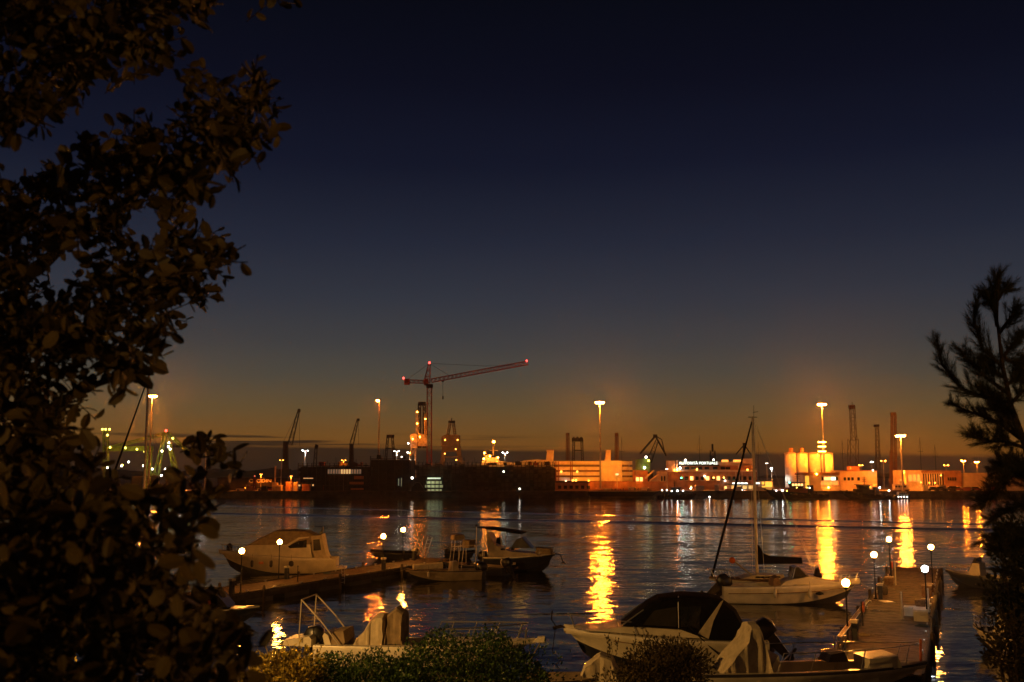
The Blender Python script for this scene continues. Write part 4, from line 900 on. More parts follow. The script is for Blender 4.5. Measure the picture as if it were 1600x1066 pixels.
post(on(pierR, 13.0, 3.3), 1.3, 'thin post on the right pier edge behind the white lamp'); post(on(pierL, 7.6, -1.0), 1.1, 'thin dark post in front of the cruiser on the left pier', m_post)
# ladders by the far end of the left pier
for i, x in enumerate((646, 660)):
    p = gnd(x, 868, .5); r = thing('swim_ladder', ['left one of two leaning ladders beyond the left pier', 'right one of two leaning ladders beyond the left pier'][i], 'ladder', (p.x, p.y, .5), 0, 'leaning ladders')
    for s in (-.22, .22): MB().tube([(s, 0, -.6), (s+.75, .1, 1.8)], .03, 5).build('rail', m_alu, r)
    for k in range(6): u = .1+k*.16; MB().tube([(-.22+.75*u, .1*u, -.6+2.4*u), (.22+.75*u, .1*u, -.6+2.4*u)], .02, 4).build('rung', m_alu, r)

# ================================================================== boats
# A: cruiser with canvas, bow left
r, L = boat('cabin_cruiser', 'cream cabin cruiser with brown canvas enclosure moored behind the left pier', 527, 340, 895, 896)
Bm, zs, zb = 3.2, 1.35, 2.05; sc = L/187.
X = lambda px: (433.5-px)*sc
Z = lambda py: (896-py)*sc*1.0
hull_mesh(L, Bm, zs, zb, .5).build('hull', [m_gel, m_anti, m_gel2], r, True)
deck_mesh(L, Bm, zs, zb, .0, .12, 1).build('deck', m_deck, r)
MB().slab([(X(372), zb-.25), (X(384), Z(853)), (X(405), Z(846)), (X(488), Z(846)), (X(492), zs)], -1.25, 1.25, .04).build('cabin', m_gel, r)
cv = MB().slab([(X(386), Z(852)), (X(408), Z(840)), (X(430), Z(829.5)), (X(455), Z(828)), (X(480), Z(829.5)), (X(494), Z(836)), (X(489), Z(851))], -1.3, 1.3, .07).build('canvas_enclosure', m_canv_b, r)
for s in (-1, 1):
    MB().slab([(X(452), Z(853)), (X(468), Z(845)), (X(481), Z(843)), (X(481), Z(855)), (X(455), Z(856))], s*1.28-.04, s*1.28+.05).build('side_window', m_glass, cv)
    MB().slab([(X(448), Z(855)), (X(470), Z(842)), (X(484), Z(840)), (X(485), Z(838)), (X(468), Z(839.5)), (X(444), Z(854))], s*1.28-.03, s*1.28+.065).build('window_border', m_gel, cv)
MB().slab([(X(487), Z(837)), (X(504), Z(835)), (X(510), Z(862)), (X(517), Z(882)), (X(497), Z(884)), (X(490), Z(862))], -1.32, 1.32, .03).build('stern_panel', m_canv_c, r)
for s in (-1, 1): MB().slab([(X(491), Z(843)), (X(501), Z(842)), (X(504), Z(859)), (X(492), Z(860))], s*1.32-.03, s*1.32+.04).build('vinyl_window', m_vinyl, r)
MB().slab([(X(495), Z(836)), (X(500), Z(831)), (X(503), Z(824)), (X(504), Z(824.5)), (X(503), Z(836))], -.25, .25).build('radar_arch_fin', m_blk, r)
MB().slab([(-L/2-.75, .35), (-L/2-.75, .5), (-L/2+.4, .55), (-L/2+.4, .3)], -1.2, 1.2, .03).build('swim_platform', m_gel, r)
MB().slab([(X(505), .9), (X(508), Z(868)), (X(512), Z(868)), (X(526), Z(885)), (X(524), .5)], -1.1, -.9).build('side_curtain', m_canv_c, r)
MB().slab([(X(505), .9), (X(508), Z(868)), (X(512), Z(868)), (X(526), Z(885)), (X(524), .5)], .9, 1.1).build('side_curtain', m_canv_c, r)
rail(L, Bm, zs, zb, .66, .99, .5).build('bow_rail', m_steel, r)
for px, m_, rr_ in ((398, m_rubd, .13), (428, m_rubd, .14), (459, m_rubd, .22)):
    t_ = (X(px)+L/2)/L; y = hb_at(t_, Bm)+.12
    for s in (-1, 1): fender(r, X(px), s*y, .95, rr_, .62 if rr_ < .2 else .5, m_)
for s in (-1, 1): MB().slab([(X(408), .92), (X(409), 1.12), (X(415.5), 1.12), (X(416), .92)], s*(hb_at(.57, Bm)+.0)-.03, s*(hb_at(.57, Bm)+.0)+.035).build('porthole', mat('amber_reflector', (.6, .18, .03), .3), r)
MB().lathe((X(357), 0, zb-.12), [(.05, 0), (.25, .1), (.25, .5), (.1, .7)], 8).build('anchor_windlass', m_dsteel, r)
MB().tube([(X(470), -Bm/2, zs*.62), (X(520), -Bm/2*.86, zs*.6)], .03, 5).build('rubbing_strake', m_teak, r)

# B: open boat by the left pier with console arch
r, L = boat('open_motorboat', 'open fishing motorboat with console frame and covered bow at end of left pier', 748, 633, 905, 909)
Bm, zs, zb = 2.3, .78, 1.0; sc = L/115.; X = lambda px: (690.5-px)*sc; Z = lambda py: (907-py)*sc
hull_mesh(L, Bm, zs, zb, .35).build('hull', [m_tan, m_anti, m_rubd], r, True)
deck_mesh(L, Bm, zs, zb, .0, .62, 1).build('foredeck', m_teak, r); gunwale(L, Bm, zs, zb, 0, .63).build('gunwale', m_tan, r)
deck_mesh(L, Bm, .3, .3, 0, .0, .64, cam=.0, k=.8).build('cockpit_floor', m_teak, r)
MB().tube([(X(645), 0, zs+.35), (X(690), 0, zs+.42)], [.25, .32], 9).build('rolled_cover', m_canv_c, r)
MB().slab([(X(700), .3), (X(703), zs+.75), (X(712), zs+.8), (X(716), .3)], -.45, .45, .05).build('console', m_tan, r)
mb = MB()
for s in (-.5, .5):
    mb.tube([(X(702), s, .3), (X(708), s, Z(845))], .03, 5); mb.tube([(X(716), s, .3), (X(722), s, Z(850))], .03, 5)
mb.tube([(X(708), -.5, Z(845)), (X(708), .5, Z(845))], .03, 5); mb.build('console_frame', m_alu, r)
MB().slab([(X(705), Z(847)), (X(706), Z(840)), (X(722), Z(839)), (X(723), Z(846))], -.6, .6, .05).build('roof_bag', m_canv_b, r)
for y in (-.45, .35): outboard(r, -L/2+.05, y, .55, 1.1, -.12)
fender(r, X(663), Bm/2+.1, .62, .1, .45); fender(r, X(663), -Bm/2-.1, .62, .1, .45)
MB().tube(sag((L/2, 0, zb), (L/2+1.1, .3, .95), .1), .018, 5).build('mooring_rope', m_rope, r)
# B2 darker open boat behind it
r, L = boat('open_motorboat', 'dark open boat with T-frame tucked behind the fishing motorboat', 792, 690, 899, 893)
Bm, zs, zb = 2.1, .7, .9
hull_mesh(L, Bm, zs, zb, .35).build('hull', [m_navy, m_anti, m_rubd], r, True)
deck_mesh(L, Bm, zs, zb, 0, .6, 1).build('foredeck', m_teak, r); gunwale(L, Bm, zs, zb, 0, .62).build('gunwale', m_tan, r); deck_mesh(L, Bm, .3, .3, 0, 0, .62, cam=0, k=.8).build('cockpit_floor', m_teak, r)
mb = MB()
for s in (-.6, .6): mb.tube([(-.6, s, .3), (-.55, s, 2.5)], .035, 5); mb.tube([(1.2, s, .3), (1.2, s, 2.4)], .035, 5); mb.tube([(-.7, s, 2.5), (1.9, s, 2.3)], .03, 5)
mb.build('frame', m_alu, r); MB().slab([(.2, 2.2), (.1, 2.9), (.9, 2.9), (1.0, 2.2)], -.5, .5, .08).build('folded_canopy', m_canv_b, r)
outboard(r, -L/2+.05, 0, .5, 1.15, -.5)
# C: cabin boat with hard bimini, bow right
r, L = boat('cabin_boat', 'cabin motorboat with dark sunshade on posts, bow pointing right', 758, 868, 891, 893)
Bm, zs, zb = 2.5, 1.25, 1.65; sc = L/110.; X = lambda px: (px-813)*sc; Z = lambda py: (892-py)*sc
hull_mesh(L, Bm, zs, zb, .45).build('hull', [m_navy, m_anti, m_gel], r, True)
deck_mesh(L, Bm, zs, zb, 0, .45, 1).build('deck', m_teak, r); gunwale(L, Bm, zs, zb, 0, .5).build('gunwale', m_tan, r); deck_mesh(L, Bm, .4, .4, 0, 0, .5, cam=0, k=.85).build('cockpit_floor', m_teak, r)
MB().slab([(X(766), zs-.1), (X(762), Z(834)), (X(766), Z(834)), (X(776), Z(852)), (X(800), Z(862)), (X(842), Z(865)), (X(850), zs+.12)], -1.08, 1.08, .04).build('cabin', m_tan, r)
MB().slab([(X(800), Z(857)), (X(810), Z(843)), (X(819), Z(840)), (X(834), Z(857))], -1.0, 1.0, .08).build('windscreen', m_vinyl, r)
for q in ((786, 793), (802, 808)): MB().slab([(X(q[0]), Z(860)), (X(q[0]), Z(857)), (X(q[1]), Z(857)), (X(q[1]), Z(860))], -1.1, 1.1).build('cabin_window', m_glass, r)
MB().slab([(X(748), Z(826.5)), (X(762), Z(825.5)), (X(822), Z(833)), (X(818), Z(836)), (X(804), Z(834))], -1.15, 1.15, .03).build('sunshade', m_canv_d, r)
mb = MB()
for s in (-1.0, 1.0): mb.tube([(X(760), s, zs), (X(760), s, Z(826))], .035, 5); mb.tube([(X(787), s, Z(858)), (X(786), s, Z(830))], .03, 5)
mb.tube([(X(744), 0, zs), (X(744), 0, Z(826))], .04, 5); mb.build('shade_post', m_alu, r)
MB().ball((X(744), 0, Z(824)), .12, 8).build('masthead', m_dsteel, r)
p_ = MB().slab([(X(776), Z(850)), (X(777), Z(843)), (X(781), Z(841)), (X(784), Z(846)), (X(784), Z(853))], -.35, .35, .1).build('helm_seat', m_canv_d, r)
MB().slab([(X(838), zs+.25), (X(839), Z(856)), (X(862), Z(857)), (X(864), zs+.3)], -.7, .7, .08).build('foredeck_locker', m_canv_b, r)
rail(L, Bm, zs, zb, .78, 1.0, .5).build('bow_rail', m_steel, r)
mb = MB(); mb.tube([(L/2-.1, 0, zb-.05), (L/2+.45, 0, zb-.15), (L/2+.75, 0, zb-.9)], .05, 5); mb.slab([(L/2+.45, zb-.9), (L/2+.75, zb-.75), (L/2+1.0, zb-.95)], -.2, .2); mb.build('anchor', m_dsteel, r)
for px in (789,):
    for s in (-1, 1): fender(r, X(px), s*(Bm/2+.12), .85, .13, .55)
outboard(r, -L/2+.05, 0, .75, 1.2, -.1)
MB().slab([(X(802), .62), (X(802), .82), (X(810), .84), (X(810), .64)], -Bm/2-.03, -Bm/2+.1).build('registration_plate', m_gel2, r)
# D: low dinghies beyond the pier
for i, (a, b_, y0, y1, lab) in enumerate(((650, 578, 872, 873, 'low dark dinghy beyond the left pier beside the farthest lamp'), (700, 742, 872, 874, 'dark covered dinghy between the ladders and the cabin boat'))):
    r, L = boat('dinghy', lab, a, b_, y0, y1, cat='dinghy')
    hull_mesh(L, 1.7, .55, .75, .25).build('hull', [m_navy, m_anti, m_rubd], r, True); deck_mesh(L, 1.7, .55, .75, 0, 0, 1, cam=.22).build('canvas_cover', m_canv_d, r)
    outboard(r, -L/2, 0, .4, .7, -.3)
# E: white open boat, covered console, bow right (near, left of centre)
r, L = boat('console_boat', 'white open boat with cream canvas covered console behind the hedge', 500, 838, 1036, 1044)
Bm, zs, zb = 2.7, .98, 1.3; sc = L/338.; X = lambda px: (px-669)*sc; Z = lambda py: (1040-py)*sc
hull_mesh(L, Bm, zs, zb, .4).build('hull', [m_gel2, m_anti, m_gel], r, True)
deck_mesh(L, Bm, zs, zb, 0, .58, 1).build('foredeck', m_deck, r); gunwale(L, Bm, zs, zb, 0, .6, .3).build('gunwale', m_gel2, r); deck_mesh(L, Bm, .4, .4, 0, 0, .6, cam=0, k=.82).build('cockpit_floor', m_deck, r)
def draped(par, pts, w, m, nm='canvas_cover', pinch=.3):
    """tented cover: side profile resampled, width pinched towards the ridge, hanging folds and creases"""
    rg = random.Random(int(w*1000)+len(pts)); cz = min(p[1] for p in pts); H = max(p[1] for p in pts)-cz; P = []
    for i in range(len(pts)-1):
        a, b_ = pts[i], pts[i+1]; n = max(2, int(math.hypot(b_[0]-a[0], b_[1]-a[1])/.14))
        P += [(a[0]+(b_[0]-a[0])*k/n, a[1]+(b_[1]-a[1])*k/n) for k in range(n)]
    P.append(pts[-1]); n = len(P); K = 18; vs = []; cx = sum(p[0] for p in P)/n
    for j in range(K+1):
        u = -1+2*j/K
        for (x, z) in P:
            hh = (z-cz)/H; f = .05*math.sin(u*11+hh*2.2+1)*(1-.6*hh)+.03*math.sin(u*23+hh*5)*(1-hh)+.02*math.sin(hh*13+u*4)
            vs.append((x+f*(1 if x > cx else -1)+rg.uniform(-.008, .008), u*w*(1-pinch*hh)+.03*math.sin(hh*9+x*5), z-.10*H*hh*u*u))
    fs = [(i*n+k, i*n+k+1, (i+1)*n+k+1, (i+1)*n+k) for i in range(K) for k in range(n-1)]
    # gathered side sheets, creased along the height
    o = MB().add(vs, fs); NV = 6
    for j in (0, K):
        sgn = -1 if j == 0 else 1; base_ = [vs[j*n+k] for k in range(n)]; g_ = []
        for v in range(NV+1):
            q = v/NV
            for k, p in enumerate(base_):
                zz_ = cz+(p[2]-cz)*(1-q); g_.append((cx+(p[0]-cx)*(1-.04*q), p[1]+sgn*(.10*q*(p[2]-cz)/H+.05*math.sin(p[0]*17+1)*q*(1-q)*2+.02*math.sin(p[0]*31)), zz_))
        o.add(g_, [(v*n+k, v*n+k+1, (v+1)*n+k+1, (v+1)*n+k) for v in range(NV) for k in range(n-1)])
    return o.build(nm, m, par, False)
draped(r, [(X(556), Z(1013)), (X(564), Z(1000)), (X(575), Z(986)), (X(586), Z(968)), (X(594), Z(962)), (X(604), Z(962)), (X(606), Z(985)), (X(606), Z(1013))], .95, m_canv_c)
draped(r, [(X(608), Z(1006)), (X(611), Z(962)), (X(624), Z(951)), (X(634), Z(958)), (X(634), Z(1006))], .8, m_canv_b, 'seat_cover')
sb = MB().slab([(X(519), Z(1020)), (X(512), Z(994)), (X(515), Z(989)), (X(521), Z(993)), (X(530), Z(1018))], -.9, .9, .05).build('seat_back', m_gel, r, False)
MB().slab([(X(524), Z(1010)), (X(527), Z(988)), (X(545), Z(986)), (X(548), Z(1004)), (X(530), Z(1018))], -.85, .85, .06).build('seat_cushion', m_canv_b, r)
mb = MB()
for s in (-1.1, 1.1): mb.tube([(X(542), s, Z(1008)), (X(512), s, Z(972)), (X(480), s, Z(940))], .035, 6); mb.tube([(X(480), s, Z(940)), (X(477), s, Z(1002))], .025, 6)
mb.tube([(X(480), -1.1, Z(940)), (X(480), 1.1, Z(940))], .03, 6); mb.build('folded_bimini_frame', mat('cream_tube', (.45, .38, .27), .5), r)
MB().slab([(X(448), Z(1010)), (X(450), Z(1002)), (X(492), Z(995)), (X(496), Z(1000)), (X(495), Z(1012))], -.9, .9, .06).build('stern_platform', m_gel, r)
MB().slab([(X(500), Z(1018)), (X(522), Z(1010)), (X(530), Z(1022)), (X(505), Z(1030))], -1.2, 1.2, .05).build('stern_coaming', m_gel2, r)
rail(L, Bm, zs, zb, .52, .97, .72, .03, stan=4).build('bow_rail', m_steel, r)
MB().slab([(L/2-.15, zb-.15), (L/2+.1, zb+.12), (L/2+.42, zb+.14), (L/2+.40, zb-.14)], -.14, .14, .06).build('bow_roller', m_gel, r)
mb = MB(); mb.tube([(L/2-.5, -.15, zb), (L/2-.45, -.15, zb+.5)], .03, 5); mb.tube([(L/2-.5, .15, zb), (L/2-.45, .15, zb+.5)], .03, 5); mb.tube([(L/2-.45, -.15, zb+.45), (L/2-.45, .15, zb+.45)], .03, 5); mb.build('anchor_post', m_steel, r)
outboard(r, -L/2+.02, 0, .75, 1.2, -.05)
mooring(r, [(L/2+.25, 0, zb-.05), (L/2-.45, -.6, .0), (L/2-.6, -.75, -.4)], .03)
# H: cuddy cruiser with dark canvas, bow left
r, L = boat('cuddy_cruiser', 'white cuddy cruiser with black canvas top, bow pointing left, behind the round shrub', 1196, 880, 1040, 1036)
Bm, zs, zb = 2.9, 1.25, 1.65; sc = L/316.; X = lambda px: (1038-px)*sc; Z = lambda py: (1038-py)*sc
hull_mesh(L, Bm, zs, zb, .5).build('hull', [m_gel, m_anti, m_gel2], r, True)
deck_mesh(L, Bm, zs, zb, 0, .4, 1, cam=.14).build('deck', m_gel, r); gunwale(L, Bm, zs, zb, 0, .42, .3).build('gunwale', m_gel, r); deck_mesh(L, Bm, .5, .5, 0, 0, .42, cam=0, k=.82).build('cockpit_floor', m_deck, r)
MB().slab([(X(900), zb+.02), (X(935), Z(981)), (X(970), Z(976)), (X(1100), Z(978)), (X(1150), Z(990)), (X(1150), zs)], -1.1, 1.1, .04).build('cuddy', m_gel, r)
ct = MB().slab([(X(972), Z(975)), (X(990), Z(962)), (X(1012), Z(943)), (X(1030), Z(933)), (X(1070), Z(928)), (X(1110), Z(930)), (X(1128), Z(934)), (X(1150), Z(950)), (X(1166), Z(981)), (X(1145), Z(1005)), (X(1105), Z(996)), (X(1060), Z(980))], -1.25, 1.25, .09).build('canvas_top', m_canv_d, r)
for s in (-1, 1):
    MB().slab([(X(1124), Z(936)), (X(1128), Z(934)), (X(1112), Z(965)), (X(1104), Z(992)), (X(1088), Z(984))], s*1.24-.03, s*1.24+.05).build('canvas_strap', m_canv_c, ct)
    MB().slab([(X(1004), Z(972)), (X(1022), Z(950)), (X(1056), Z(944)), (X(1056), Z(974))], s*1.24-.02, s*1.24+.045).build('vinyl_window', m_vinyl, ct)
    MB().slab([(X(1062), Z(974)), (X(1062), Z(944)), (X(1094), Z(943)), (X(1090), Z(976))], s*1.24-.02, s*1.24+.045).build('vinyl_window', m_glass, ct)
    MB().tube([(X(1059), s*1.27, Z(976)), (X(1059), s*1.27, Z(938)), (X(1060), s*1.05, Z(929))], .025, 5).build('canopy_bow', m_steel, ct)
    mb = MB(); mb.tube([(X(972), s*1.05, Z(974)), (X(1006), s*1.1, Z(950))], .035, 5); mb.tube([(X(1000), s*1.16, Z(978)), (X(1018), s*1.16, Z(962))], .03, 5); mb.build('windscreen_frame', m_steel, r)
MB().slab([(X(972), Z(976)), (X(1004), Z(952)), (X(1010), Z(954)), (X(996), Z(978))], -1.02, 1.02, .03).build('windscreen', m_vinyl, r)
rail(L, Bm, zs, zb, .60, .985, .62, .026, stan=5, mid=False).build('bow_rail', m_steel, r)
for s in (-1, 1): MB().tube([(X(1072), s*1.38, Z(971)), (X(1102), s*1.42, Z(1000)), (X(1130), s*1.4, Z(1024))], .03, 5).build('grab_rail', m_blk, r)
for s in (-1, 1): MB().tube([(-L/2+.3, s*hb_at(.05, Bm), zs*.72), (0, s*hb_at(.5, Bm)*1.01, zs*.78), (L*.25, s*hb_at(.75, Bm)*1.0, zs*.95)], .025, 5).build('styling_line', m_teak, r)
mb = MB(); mb.slab([(L/2-.1, zb), (L/2+.1, zb+.1), (L/2+.5, zb+.0), (L/2+.45, zb-.12)], -.12, .12, .05); mb.tube([(L/2+.35, 0, zb+.05), (L/2+.55, 0, zb+.35), (L/2+.5, 0, zb+.75)], .035, 5); mb.tube([(L/2+.3, 0, zb+.6), (L/2-1.4, 0, zb+.62)], .03, 5); mb.build('bow_sprit', m_dsteel, r)
mb = MB(); mb.tube([(L/2+.35, 0, zb), (L/2+.5, .2, .55), (L/2+.1, .4, .2), (L/2+.7, .5, -.3)], .022, 5); mb.build('anchor_line', m_dsteel, r)
outboard(r, -L/2-.05, -.1, .95, 1.35, -.7)
# J: tarpaulin covered small craft at the lower edge
r, L = boat('tarp_boat', 'small boat under brown tarpaulin at the lower edge of the picture', 815, 960, 1086, 1090)
hull_mesh(L, 1.9, .65, .85, .3).build('hull', [m_gel, m_anti, m_rubd], r, True); deck_mesh(L, 1.9, .72, .9, 0, 0, 1, cam=.12, k=1.03).build('tarpaulin', m_canv_b, r, True)
draped(r, [(L*.14, .7), (L*.2, 1.3), (L*.36, 1.75), (L*.48, 1.6), (L*.53, 1.1), (L*.53, .7)], .7, m_canv_c, 'bow_cover')
# I: foreground open boat, bow right
r, L = boat('foreground_boat', 'long cream open boat with tented console at the lower right edge', 1075, 1452, 1092, 1084)
Bm, zs, zb = 2.6, 1.1, 1.25; sc = L/377.; X = lambda px: (px-1263)*sc; Z = lambda py: (1088-py)*sc
hull_mesh(L, Bm, zs, zb, .4).build('hull', [m_gel, m_anti, m_rubd], r, True)
deck_mesh(L, Bm, zs, zb, 0, .74, 1).build('foredeck', m_deck, r); gunwale(L, Bm, zs, zb, 0, .76, .26).build('gunwale', m_gel, r); deck_mesh(L, Bm, .5, .5, 0, 0, .76, cam=0, k=.82).build('cockpit_floor', m_teak, r)
draped(r, [(X(1120), Z(1048)), (X(1136), Z(1026)), (X(1160), Z(998)), (X(1168), Z(977)), (X(1180), Z(977)), (X(1190), Z(1010)), (X(1194), Z(1048))], .95, m_canv_c)
MB().slab([(X(1196), Z(1050)), (X(1196), Z(1034)), (X(1206), Z(1022)), (X(1210), Z(1050))], -.8, .8, .05).build('seat_box', m_gel, r)
MB().slab([(X(1345), Z(1048)), (X(1345), Z(1030)), (X(1392), Z(1026)), (X(1398), Z(1044))], -.75, .75, .05).build('bow_seat', m_gel, r)
MB().slab([(X(1285), Z(1036)), (X(1290), Z(1024)), (X(1312), Z(1020)), (X(1320), Z(1036))], -.5, .5, .08).build('wet_cover', m_blk, r)
for i in range(4): MB().tube([(X(1312+i*6), .5, .6), (X(1312+i*6), .5, Z(1003))], .025, 5).build('rod_holder', m_steel, r)
rail(L, Bm, zs, zb, .33, .97, .75, .022, stan=3, mid=False, ins=.9).build('bow_rail', m_steel, r)
MB().tube([(L/2-.3, 0, zb), (L/2-.25, 0, zb+.9)], .05, 6).build('bow_post', m_orng, r)
outboard(r, -L/2, 0, .9, 1.2, -.1)
# gangway (passerelle) from pier to boat
a, b_ = gnd(1312, 1012, 1.2), gnd(1356, 948, .86); d = b_-a
r = thing('gangplank', 'narrow pale gangplank leaning from the near boats onto the right pier', 'gangplank', a, math.atan2(d.y, d.x)); Lg = d.length
MB().tube([(0, -.1, .45), (Lg, -.1, .05)], .022, 6).build('side_tube', m_steel, r); MB().tube([(0, .1, .45), (Lg, .1, .05)], .022, 6).build('side_tube', m_steel, r)
for i in range(14): u = i/14; MB().box((u*Lg, -.09, .44-.4*u), (u*Lg+Lg/14-.05, .09, .455-.4*u)).build('slat', m_teak, r)
# K2: daycruiser bow right
r, L = boat('daycruiser', 'white daycruiser with two fenders and dark oval porthole, bow to the right pier', 1128, 1346, 941, 943)
Bm, zs, zb = 2.8, 1.15, 1.55; sc = L/218.; X = lambda px: (px-1237)*sc; Z = lambda py: (942-py)*sc
hull_mesh(L, Bm, zs, zb, .45).build('hull', [m_gel, m_anti, m_gel2], r, True)
deck_mesh(L, Bm, zs, zb, 0, .5, 1, cam=.16).build('deck', m_gel, r); gunwale(L, Bm, zs, zb, 0, .52, .3).build('gunwale', m_gel, r); deck_mesh(L, Bm, .5, .5, 0, 0, .52, cam=0, k=.82).build('cockpit_floor', m_deck, r)
MB().slab([(X(1212), zs), (X(1225), Z(906)), (X(1246), Z(902)), (X(1262), Z(898)), (X(1300), Z(906)), (X(1318), zb-.1)], -.95, .95, .07).build('cuddy', m_gel, r)
MB().slab([(X(1236), Z(903)), (X(1240), Z(886)), (X(1245), Z(884)), (X(1258), Z(897)), (X(1262), Z(899))], -.95, .95, .05).build('windscreen', m_vinyl, r)
mb = MB(); mb.tube([(X(1236), -.96, Z(903)), (X(1241), -.96, Z(885)), (X(1246), -.96, Z(884)), (X(1262), -.96, Z(899))], .025, 5); mb.build('windscreen_frame', m_steel, r)
MB().slab([(X(1273), Z(905)), (X(1277), Z(889)), (X(1281), Z(887)), (X(1287), Z(905))], -.3, .3, .12).build('deck_bag', m_canv_d, r)
MB().slab([(X(1205), zs), (X(1207), Z(903)), (X(1215), Z(900)), (X(1219), zs)], -.8, .8, .05).build('helm_seat', m_teak, r)
for s in (-1, 1):
    t_ = (X(1276)+L/2)/L; y = s*(hb_at(t_, Bm)*.965); MB().slab([(X(1269), .72), (X(1271), .84), (X(1276), .89), (X(1281), .84), (X(1283), .72), (X(1276), .64)], y-.03, y+.03).build('porthole', m_glass, r)
    for px in (1206, 1260): t_ = (X(px)+L/2)/L; fender(r, X(px), s*(hb_at(t_, Bm)+.13), .78, .12, .62)
    MB().tube([(X(1135), s*hb_at(.05, Bm)*1.03, zs*.62), (X(1210), s*hb_at(.4, Bm)*1.03, zs*.68), (X(1270), s*hb_at(.66, Bm)*1.02, zs*.78), (X(1320), s*hb_at(.87, Bm)*1.0, zs*.98)], .03, 5).build('styling_line', m_teak, r)
rail(L, Bm, zs, zb, .74, 1.0, .5, stan=4).build('bow_rail', m_steel, r)
outboard(r, -L/2, 0, .75, 1.35, -.85)
mooring(r, sag((L/2-.1, 0, zb-.1), (L/2+1.4, .6, .9), .15))
# K: sailing yachts
def yacht(label, stern, bow, pxm, top, zs, zb, Bm, boom_aft, furl=True):
    r, L = boat('sailing_yacht', label, stern[0], bow[0], stern[1], bow[1], cat='sailboat')
    hull_mesh(L, Bm, zs, zb, .5).build('hull', [m_gel2, m_anti, m_teak], r, True); deck_mesh(L, Bm, zs, zb, 0, 0, 1, cam=.08).build('deck', m_teak, r)
    MB().slab([(-L*.18, zs), (-L*.16, zs+.42), (L*.14, zs+.42), (L*.26, zs+.15)], -.8, .8, .08).build('coachroof', m_gel, r)
    for s in (-1, 1): MB().slab([(-L*.12, zs+.2), (-L*.11, zs+.34), (L*.1, zs+.34), (L*.12, zs+.2)], s*.8-.02, s*.8+.02).build('cabin_window', m_glass, r)
    c = Vector(r.location); xm = (at(pxm, 800, c.y).x-c.x)/math.cos(r.rotation_euler.z); zt = at(pxm, top, c.y).z
    MB().tube([(xm, 0, zs+.3), (xm, 0, zt)], [.125, .10], 8).build('mast', m_alu, r)
    mb = MB(); mb.tube([(xm-.35, 0, zt), (xm+.35, 0, zt)], .03, 5); mb.tube([(xm-.1, 0, zt), (xm-.12, 0, zt+.9)], .015, 4); mb.tube([(xm-.45, 0, zt+.42), (xm-.05, 0, zt+.36)], .02, 4); mb.build('masthead_gear', m_dsteel, r)
    mb = MB()
    for z, w in ((zt*.42, .75), (zt*.7, .55)): mb.tube([(xm, -w, z), (xm, w, z)], .03, 5)
    mb.build('spreader', m_alu, r)
    b0 = (xm-.1, 0, zs+1.25); b1 = (xm-boom_aft, 0, zs+1.15); MB().tube([b0, b1], .07, 7).build('boom', m_alu, r)
    MB().slab([(xm-.02, zs+1.15), (xm-.02, zs+2.6), (xm-.35, zs+2.0), (xm-.9, zs+1.75), (xm-boom_aft+.1, zs+1.6), (xm-boom_aft+.05, zs+1.15)], -.17, .17, .12).build('sail_cover', m_canv_d, r)
    MB().tube([(L/2-.25, 0, zb+.05), (L/2-.25+(xm-L/2+.25)*.5, 0, zb+(zt-zb)*.5-.05), (xm+.08, 0, zt-.35)], [.085, .10, .05], 6).build('furled_jib', m_canv_d, r)
    mb = MB()
    for s in (-1, 1): mb.tube([(xm-.1, s*Bm*.45, zs), (xm, s*.55, zt*.7), (xm, 0, zt-.1)], .012, 4)
    mb.tube([(-L/2+.1, 0, zs), (xm, 0, zt)], .012, 4); mb.tube([(-L/2+.1, .4, zs), (xm, 0, zt)], .010, 4); mb.build('rigging', m_steel, r)
    rail(L, Bm, zs, zb, .8, 1.0, .6, stan=3).build('pulpit', m_steel, r); rail(L, Bm, zs, zb, .05, .78, .55, .012, stan=5, close=False).build('guard_wire', m_steel, r)
    MB().tube([(xm+.3, .3, zs+.2), (xm+2.0, .5, zs+1.45)], .07, 6).build('spinnaker_pole', m_alu, r); MB().ball((xm+2.1, .5, zs+1.5), .24, 8).build('pole_end_buoy', m_orng, r)
    return r
yacht('sailing yacht with furled jib and black sail cover behind the white daycruiser', (1278, 925), (1108, 928), 1180, 652, .95, 1.2, 2.7, 3.6)
yacht('sailing yacht mostly hidden behind the left tree, only mast and furled jib clear', (262, 905), (120, 908), 221, 585, .95, 1.2, 2.8, 3.6)
# L: boats behind the right hand trees
for (a, b_, y0, y1, lab) in ((1590, 1478, 922, 914, 'small dark hulled open boat right of the right pier, partly behind pine branches'), (1640, 1522, 1028, 1012, 'white motorboat at the right edge behind the shrub'), (1680, 1560, 1075, 1062, 'cream motorboat in the lower right corner')):
    r, L = boat('motorboat', lab, a, b_, y0, y1)
    hull_mesh(L, 2.3, .85, 1.2, .35).build('hull', [m_navy if 'pine' in lab else m_gel, m_anti, m_rubd], r, True); deck_mesh(L, 2.3, .85, 1.2, 0, .5, 1).build('foredeck', m_gel, r); gunwale(L, 2.3, .85, 1.2, 0, .52).build('gunwale', m_gel, r); deck_mesh(L, 2.3, .35, .35, 0, 0, .52, cam=0, k=.8).build('cockpit_floor', m_deck, r)
    MB().slab([(-L*.05, .5), (-L*.04, 1.9), (L*.06, 1.9), (L*.14, 1.0)], -.7, .7, .06).build('console', m_gel, r); MB().slab([(L*.02, 1.5), (L*.0, 2.3), (L*.03, 2.3), (L*.10, 1.5)], -.65, .65).build('windscreen', m_vinyl, r)
    rail(L, 2.3, .85, 1.2, .6, 1, .5, stan=3).build('bow_rail', m_steel, r); outboard(r, -L/2, 0, .6, 1.1, -.3)
r, L = boat('dark_runabout', 'dark runabout with low windscreen seen through the lower left leaves', 270, 405, 972, 972)
